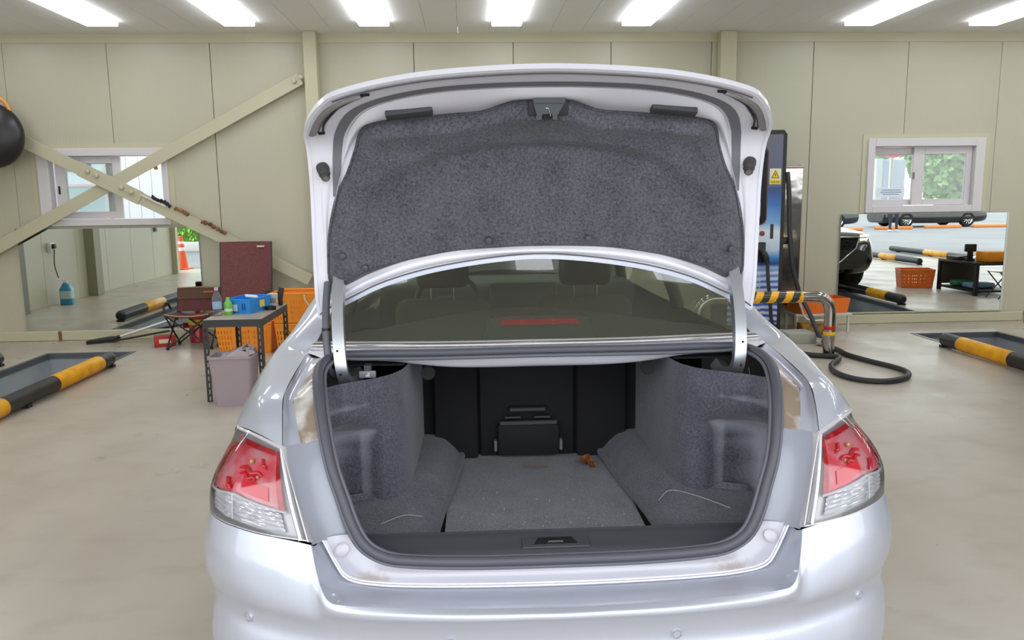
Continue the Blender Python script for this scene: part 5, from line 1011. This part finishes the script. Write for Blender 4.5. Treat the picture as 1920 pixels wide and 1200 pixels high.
for nm, pts, lab, m_, rr in (('twig',[(-.04,.99,.612),(.0,.98,.616),(.05,.985,.612)],'thin dry twig on the trunk floor beside the leaf',mat('twig_brown', (120,96,76), .8),.0022),('thread',[(.345,.50,.662),(.385,.53,.682),(.45,.46,.690),(.52,.36,.690)],'long pale thread curled on the right trunk carpet',mat('thread_grey', (170,168,166), .8),.0016),('thread',[(-.47,.34,.684),(-.41,.40,.682),(-.36,.42,.668)],'pale thread on the left trunk carpet',mat('thread_grey', (170,168,166), .8),.0011)):
    o = tube(nm, [carM @ Vector(q) for q in crom(pts, 20)], rr, m_, None, 5); tag(o, lab, nm)
rnd = random.Random(11); b = MB()
for k in range(230):
    a = rnd.gauss(.0,.16); v = .30+abs(rnd.gauss(0,.22)); 
    if abs(a) > .29 or v > 1.1: continue
    q = carM @ Vector((a,v,.6065)); s = rnd.choice((.0008,.0010,.0013,.0022)); bmesh.ops.create_icosphere(b.bm, subdivisions=1, radius=s, matrix=Matrix.Translation(q))
o = b.out('crumbs', mat('crumb_pale', (206,196,180), .8)); tag(o, 'pale crumbs of grit scattered over the trunk floor', 'crumbs', kind='stuff')
# ------------------------------------------------------------------ outside, and what the mirrors see
V = []; F = []; quad(-45,45,-45,YF,-.004); quad(-45,45,YW+.12,40,-.004); quad(-45,XL-.1,YF,YW+.12,-.004); quad(XR+.1,45,YF,YW+.12,-.004)
struct(mesh('ground', V, F, OUTG), 'pale concrete yard around the hall')
sid = thing('siding_building', 'white ribbed steel building seen through the open window half', 'building', (0,0,0)); SID = mat('pale_siding', (226,232,242), .5)
x = -5.02
for k in range(12): MB().box(x+.002,x+.168,11.9,11.98,0,4.2,.006,1).out('siding_board', SID, sid); x += .17
MB().box(-5.16,-5.03,11.86,11.98,0,4.2).out('corner_trim', mat('trim_white', (238,240,244), .5), sid); MB().box(-5.10,-5.06,11.845,11.861,0,4.2).out('red_line', mat('trim_red', (216,90,110), .5), sid)
nb = thing('sign_building', 'pale building with a large lettered sign band behind the window glass', 'building', (0,0,0))
MB().box(-12,-5.6,15.8,16.2,1.90,5).out('sign_band', mat('sign_white', (222,234,242), .5), nb); MB().box(-12,-5.6,15.78,16.2,1.85,1.90).out('stripe', mat('stripe_pink', (222,186,190), .5), nb); MB().box(-12,-5.6,15.8,16.2,0,1.85).out('lower_wall', mat('teal_grey', (172,190,196), .5), nb)
text('sign_letter', 'D', .62, mat('letter_grey', (84,108,140), .5), nb, FACE(-7.445,15.79,2.335), .01, 'CENTER', .012); text('sign_letter', 'H', .62, mat('letter_grey', (84,108,140), .5), nb, FACE(-6.97,15.79,2.345), .01, 'CENTER', .012)
LEAFM = mat('leaf_green', (176,210,134), .6, noise=(3,(132,178,104),.35,.65)); BARK = mat('bark', (96,82,66), .9)
def tree(name, lab, loc, h, r, n, seed, cat='tree', m=LEAFM, zlow=.25):
    t = thing(name, lab, cat, loc); rnd = random.Random(seed); V = []; F = []
    for k in range(n):
        while True:
            p = Vector((rnd.uniform(-1,1),rnd.uniform(-1,1),rnd.uniform(-1,1)))
            if .35 < p.length < 1: break
        c = Vector((p.x*r, p.y*r, h*(.5+zlow/2)+p.z*h*(.5-zlow/2))); s = rnd.uniform(.05,.10); ax = Vector((rnd.uniform(-1,1),rnd.uniform(-1,1),rnd.uniform(-.4,.6))).normalized(); q = Vector((0,0,1)).rotation_difference(ax)
        b = len(V); V += [c+q @ Vector(v) for v in ((-s*.5,0,0),(0,-s,0),(s*.5,0,.01),(0,s,0))]; F.append((b,b+1,b+2,b+3))
    mesh('crown', V, F, m, t); tube('trunk', [(0,0,0),(.03,0,h*.4),(0,.02,h*.75)], [.07,.055,.02], BARK, t, 8); return t
tree('garden_tree', 'pale green tree outside the closed window, behind its right pane', (8.75,13.4,0), 4.4, 1.3, 18000, 1); tree('garden_tree', 'green tree outside the closed window, behind the grey cabinet', (7.2,16.2,0), 4.6, 1.5, 16000, 2); tree('garden_tree', 'green tree outside the closed window at its far side', (10.9,16.6,0), 4.6, 1.7, 7000, 3)
ub = thing('utility_cabinet', 'blue grey utility cabinet outside the closed window', 'cabinet', (0,0,0)); MB().box(6.305,6.66,12.0,12.4,0,2.06,.02).out('cabinet_body', mat('utility_blue', (176,188,210), .5), ub); MB().box(6.20,6.305,12.0,12.4,0,2.07,.01).out('side_panel', mat('utility_pale', (208,218,226), .5), ub)
rs = thing('road_sign', 'round red rimmed road sign outside the closed window', 'sign', (6.29,11.7,0)); MB().lathe([(0,0),(.30,0),(.30,.012),(0,.012)], 36, basis((0,0,2.37), (1,0,0), (0,0,1))).out('disc', mat('sign_disc', (238,240,240), .4), rs); MB().lathe([(.22,.012),(.30,.012),(.30,.02),(.22,.02),(.22,.012)], 36, basis((0,0,2.37), (1,0,0), (0,0,1)), False).out('red_ring', mat('sign_red', (206,50,56), .4), rs); tube('sign_post', [(0,.03,0),(0,.03,2.6)], .03, STEEL, rs, 10)
# --- cars seen in the mirrors
GLS = mat('dark_car_glass', (20,24,26), .05, coat=1.); BPAINT = mat('black_car_paint', (14,15,17), .25, .2, coat=1.); NAVY = mat('navy_car_paint', (26,32,42), .25, .3, coat=1.)
def vehicle(name, lab, loc, rz, L, Wd, H, paint, suv=False, group=None):
    t = thing(name, lab, 'car', loc, rz, group); w = Wd/2; zb = .42 if suv else .30; bl = H*.60 if suv else H*.64; hood = bl-.02
    st = [(-L/2,.78,zb+.05,bl-.16),(-L/2+.10,.92,zb-.05,bl-.02),(-L/2+.5,.985,zb-.1,bl),(-L*.2,1.0,zb-.12,bl),(L*.1,1.0,zb-.12,bl),(L*.27,.995,zb-.1,hood),(L/2-.42,.97,zb-.08,hood-.06),(L/2-.14,.88,zb-.1,hood-.16),(L/2-.02,.74,zb-.02,hood-.30)]
    rows = [[(-.0,y,z0),(-w*k*.8,y,z0),(-w*k,y,z0+.16),(-w*k*1.0,y,(z0+z1)/2+.06),(-w*k*.95,y,z1-.05),(-w*k*.80,y,z1),(0,y,z1+.03),(w*k*.80,y,z1),(w*k*.95,y,z1-.05),(w*k,y,(z0+z1)/2+.06),(w*k,y,z0+.16),(w*k*.8,y,z0),(0,y,z0)] for y, k, z0, z1 in st]
    G = surf(rows, 60, 50); body = patch('body', G, paint, t, angle=50)
    for e in (0,-1):
        c = G[e].mean(axis=0); V = [tuple(p) for p in G[e]]+[tuple(c)]; n = len(V)-1; mesh('end_cap', V, [(i,i+1,n) if e else (i+1,i,n) for i in range(n-1)], paint, body, True)
    y0, y1, y2, y3 = ((-L/2+.15,-L/2+.55,L*.02,L*.24) if suv else (-L/2+.55,-L*.18,L*.06,L*.27))
    gr = [[(-w*.86,y0,bl-.02),(0,y0-.05,bl),(w*.86,y0,bl-.02)],[(-w*.68,y1,H-.03),(0,y1,H),(w*.68,y1,H-.03)],[(-w*.68,y2,H-.03),(0,y2,H),(w*.68,y2,H-.03)],[(-w*.84,y3,bl-.03),(0,y3+.10,bl),(w*.84,y3,bl-.03)]]
    patch('windows_and_roof', np.concatenate([surf(gr[:2],20,8)[:-1],surf(gr[1:3],20,8)[:-1],surf(gr[2:],20,8)]), GLS, t, angle=30); patch('roof_panel', surf(gr[1:3],20,8)+np.array((0,0,.012)), paint, t, .02, angle=30)
    for s in (-1,1):
        V = [(s*w*.86,y0,bl-.02),(s*w*.68,y1,H-.03),(s*w*.68,y2,H-.03),(s*w*.84,y3,bl-.03)]; mesh('side_glass', V, [(0,1,2,3)] if s < 0 else [(3,2,1,0)], GLS, t)
        for y in (-L*.29,L*.30): wheel(t, s*(w-.10), y, .36 if suv else .33, .24, s, True)
    return t, body
sv, svb = vehicle('black_suv', 'black sport utility car in the right lane, mostly beyond the picture edge', (5.49,4.17,0), 0, 4.75, 1.90, 1.68, BPAINT, True)
fy = 4.75/2
b = MB(); b.prism([(-.42,.62),(.42,.62),(.50,.80),(.40,.93),(-.40,.93),(-.50,.80)] if False else [(-.20,.46),(.20,.46),(.50,.72),(.54,.88),(-.54,.88),(-.50,.72)], .12, basis((0,fy-.14,0), (1,0,0), (0,0,1), (0,1,0))); gl_ = b.out('grille', VBLACK, sv)
for j in range(7):
    for i in range(11):
        z = .50+.058*j; x = -.50+.10*i+(.05 if j % 2 else 0)
        if abs(x) < .50-.30*max(0,(.72-z))/.26: tube('grille_mesh', [Vector((x+.05*math.cos(a*math.pi/3+.52), fy-.015, z+.036*math.sin(a*math.pi/3+.52))) for a in range(6)], .006, mat('grille_metal', (70,70,72), .3, .8), gl_, 4, True)
tube('grille_surround', [Vector((x,fy-.012,z)) for x, z in ((-.20,.45),(.20,.45),(.51,.715),(.55,.89),(-.55,.89),(-.51,.715))], .012, CHROME, gl_, 8, True)
for s in (-1,1):
    for z in (.90,.845):
        G = coons([(.60,fy-.13,z-.018),(.75,fy-.22,z-.014),(.86,fy-.40,z-.010)],[(.60,fy-.13,z+.018),(.75,fy-.22,z+.016),(.86,fy-.40,z+.012)],[(.60,fy-.13,z-.018),(.60,fy-.13,z+.018)],[(.86,fy-.40,z-.010),(.86,fy-.40,z+.012)],12,4)+np.array((.015,.05,0))
        patch('headlamp', G if s > 0 else flipx(G), mat('headlamp_led', (255,250,230), .2, emit=(255,240,205), estr=2.2), sv, .02, flip=True)
    G = coons([(.60,fy-.10,.44),(.84,fy-.26,.46)],[(.66,fy-.14,.60),(.86,fy-.30,.66)],[(.60,fy-.10,.44),(.66,fy-.14,.60)],[(.84,fy-.26,.46),(.86,fy-.30,.66)],8,6)+np.array((.01,.02,0)); patch('air_intake', G if s > 0 else flipx(G), mat('intake_gloss', (30,30,32), .15, coat=1.), sv, .01, flip=True)
vehicle('dark_sedan', 'dark sedan parked across the yard, seen in the right mirror', (20.6,-16.6,0), R(88), 4.8, 1.85, 1.45, BPAINT, False); vehicle('navy_sedan', 'dark blue sedan parked across the yard behind the standing person', (14.6,-16.2,0), R(92), 4.7, 1.85, 1.45, NAVY, False)
for k, (x, y) in enumerate(((15.4,-13.6),(17.9,-14.3),(20.4,-14.9),(22.6,-15.0))): o = MB().box(x-.8,x+.8,y-.1,y+.1,0,.12,.03).out('wheel_stop', mat('wheel_stop_orange', (224,130,60), .6)); tag(o, 'orange wheel stop on the yard, %s from the standing person' % ('nearest','second','third','farthest')[k], 'wheel stop', 'orange wheel stops')
# person standing across the yard (only the legs show, in the right mirror)
ps = thing('person', 'person in dark trousers standing across the yard, seen in the mirror', 'person', (16.85,-12.4,0), R(200))
def skin(name, verts, edges, radii, m, parent, sub=1):
    me = bpy.data.meshes.new(name); me.from_pydata(verts, edges, []); me.materials.append(m); o = link(bpy.data.objects.new(name, me), parent); md = o.modifiers.new('skin','SKIN')
    for i, r_ in enumerate(radii): me.skin_vertices[0].data[i].radius = (r_,r_)
    me.skin_vertices[0].data[0].use_root = True; sd = o.modifiers.new('sub','SUBSURF'); sd.levels = sd.render_levels = sub; return o
skin('body', [(0,0,.95),(0,0,1.15),(0,0,1.40),(0,.01,1.52),(0,.02,1.62),(0,.02,1.74),(.18,0,1.40),(.24,0,1.14),(.25,.06,.90),(-.18,0,1.40),(-.24,0,1.14),(-.25,.06,.90),(.10,0,.88),(.11,.02,.50),(.11,-.01,.09),(.12,.14,.04),(-.10,0,.88),(-.13,.10,.50),(-.15,.16,.09),(-.16,.31,.04),(.25,.10,.82),(-.25,.10,.82)], [(0,1),(1,2),(2,3),(3,4),(4,5),(2,6),(6,7),(7,8),(2,9),(9,10),(10,11),(0,12),(12,13),(13,14),(14,15),(0,16),(16,17),(17,18),(18,19),(8,20),(11,21)], [.15,.14,.15,.06,.09,.085,.065,.05,.035,.065,.05,.035,.10,.075,.05,.035,.10,.075,.05,.035,.03,.03], mat('dark_clothes', (52,56,70), .9), ps)
for s, y in ((.115,.10),(-.155,.26)): MB().box(s-.05,s+.05,y-.15,y+.13,0,.085,.03).out('shoe', mat('shoe_white', (214,212,210), .6), ps)
# low bench table with crate and stool (seen in the right mirror)
bt = thing('work_table', 'low black two-level work table, seen in the right mirror', 'table', (0,0,0)); MB().box(7.62,8.28,6.05,7.05,.46,.50,.006).out('table_top', BLACK, bt); MB().box(7.62,8.28,6.05,7.05,.05,.08,.006).out('lower_shelf', BLACK, bt)
for x in (7.645,8.255):
    for y in (6.08,7.02): MB().box(x-.025,x+.025,y-.025,y+.025,0,.46).out('leg', BLACK, bt)
MB().box(7.66,8.24,6.10,6.115,.10,.46).out('side_board', mat('board_dark', (78,66,62), .7), bt)
tray('orange_crate', 'orange crate on the floor, seen in the right mirror', 'crate', (7.40,5.78,0), R(15), .52,.36,.30, ORR, .88, .006, 4, .02)
o = MB().box(7.80,8.20,6.72,6.98,.501,.66,.02).out('orange_case', ORG); tag(o, 'orange case on the low work table, seen in the right mirror', 'case')
o = MB(); o.box(7.72,7.84,6.58,6.66,.501,.53,.004); o.box(7.74,7.82,6.60,6.64,.53,.70,.01); o.box(7.70,7.86,6.58,6.66,.64,.76,.015); o = o.out('black_gauge', BLACK); tag(o, 'black upright gauge on the low work table', 'gauge')
o = MB(); o.box(7.66,7.92,6.20,6.50,.501,.53,.006); o.prism([(0,0),(.26,0),(.26,.02),(0,.02)], .30, basis((7.66,6.20,.53), (1,0,.1), (0,-.1,1), (0,1,0))); o = o.out('black_tablet', BLACK); tag(o, 'flat black tablet on the low work table', 'tablet')
o = MB().box(7.75,8.15,6.5,6.75,.081,.16,.03).out('blue_pouch', mat('pouch_blue', (130,168,196), .6)); tag(o, 'pale blue pouch on the lower table shelf', 'pouch'); o = MB().box(7.72,8.0,6.22,6.42,.081,.17,.03).out('green_pouch', mat('pouch_green', (60,132,104), .6)); tag(o, 'green pouch on the lower table shelf', 'pouch')
sl_ = thing('folding_stool', 'olive folding stool beside the low work table', 'stool', (7.86,7.35,0)); patch('seat', sag(-.17,.17,.40,.40,-.15,.15,.03), mat('olive_canvas', (140,136,100), .9), sl_, .01)
for y in (-.14,.14):
    for s in (-1,1): tube('leg', [(-s*.17,y,.40),(s*.17,y,.01)], .010, FRAME, sl_, 6)
# left side wall things seen in the left mirror
bl_ = thing('washer_bottle', 'blue washer fluid jug on the floor by the side wall, seen in the left mirror', 'jug', (-6.2,6.0,0)); loft('jug_body', [rrect(.17,.13,.04,0),rrect(.18,.14,.04,.01),rrect(.18,.14,.04,.24),rrect(.10,.08,.03,.32),rrect(.05,.05,.02,.35)], mat('jug_blue', (70,150,190), .3), bl_, True, True); MB().lathe([(.03,.34),(.03,.38),(0,.38)], 14).out('cap', mat('cap_white', (230,230,230), .5), bl_); loft('jug_label', [rrect(.184,.144,.04,.10),rrect(.184,.144,.04,.22)], mat('jug_label_pale', (190,214,220), .5), bl_, False, False)
o = MB().box(XL+.001,XL+.06,5.93,6.07,.82,.96,.01).out('socket_box', mat('socket_white', (226,226,222), .5)); tag(o, 'white socket box on the side wall above the blue jug', 'socket'); MB().box(XL+.06,XL+.10,5.96,6.04,.87,.94,.01).out('plug', BLACK, o); tube('lead', crom([(XL+.08,6.0,.86),(XL+.07,6.02,.62),(XL+.10,6.0,.42)], 12), .008, BLACK, o, 6)
o = MB().box(XL+.001,XL+.05,1.75,1.85,.95,1.30,.008).out('switch_box', mat('switch_grey', (120,124,118), .5)); tag(o, 'grey switch box on the side wall near the hall entrance', 'switch box')
cn = thing('traffic_cone', 'tall orange and white traffic cone outside the hall entrance', 'cone', (-6.62,-.30,0)); MB().box(-.19,.19,-.19,.19,0,.03,.01).out('cone_base', mat('cone_orange', (238,96,50), .5), cn)
MB().lathe([(.13,.03),(.045,.75),(.04,.76),(0,.76)], 24, None, False).out('cone_body', mat('cone_orange', (238,96,50), .5), cn)
for z0, z1 in ((.42,.50),(.58,.64)): MB().lathe([(.131-.118*(z-.03) if False else .13-.085*(z-.03)/.72+.002, z) for z in (z0,z1)], 24, None, False).out('white_band', mat('cone_white', (240,240,238), .5), cn)
hd = thing('hedge', 'clipped bright green hedge beyond the yard, seen in the left mirror', 'hedge', (-14.2,-7.3,0)); rnd = random.Random(9); V = []; F = []
HM = mat('hedge_green', (168,212,92), .6, noise=(5,(126,180,66),.35,.65))
for k in range(9000):
    c = Vector((rnd.uniform(-7,7), rnd.choice((-.6,.6))*rnd.uniform(.75,1) if k % 2 else rnd.uniform(-.6,.6), rnd.uniform(.35,1.5) if k % 2 else 1.5+rnd.uniform(-.08,.05))); s = rnd.uniform(.06,.10); ax = Vector((rnd.uniform(-1,1),rnd.uniform(-1,1),rnd.uniform(-.4,1))).normalized(); q = Vector((0,0,1)).rotation_difference(ax); b_ = len(V); V += [c+q @ Vector(v) for v in ((-s*.6,0,0),(0,-s,0),(s*.6,0,.01),(0,s,0))]; F.append((b_,b_+1,b_+2,b_+3))
mesh('hedge_leaves', V, F, HM, hd); MB().box(-7,7,-.5,.5,.05,1.42,.06).out('hedge_core', mat('hedge_core', (88,130,56), .9), hd); MB().box(-7.2,7.2,-.75,.75,0,.30,.02).out('planter_kerb', mat('kerb_pale', (212,210,206), .8), hd)
# ------------------------------------------------------------------ keep the hierarchy to thing > part > sub-part
def depth(o):
    d = 0
    while o.parent is not None: o = o.parent; d += 1
    return d
while True:
    deep = [o for o in bpy.data.objects if depth(o) > 2]
    if not deep: break
    for o in deep:
        p = o.parent; o.parent = p.parent; o.matrix_basis = p.matrix_basis @ o.matrix_basis
for o in list(bpy.data.objects):
    if o.type == 'EMPTY' and not o.children: bpy.data.objects.remove(o)
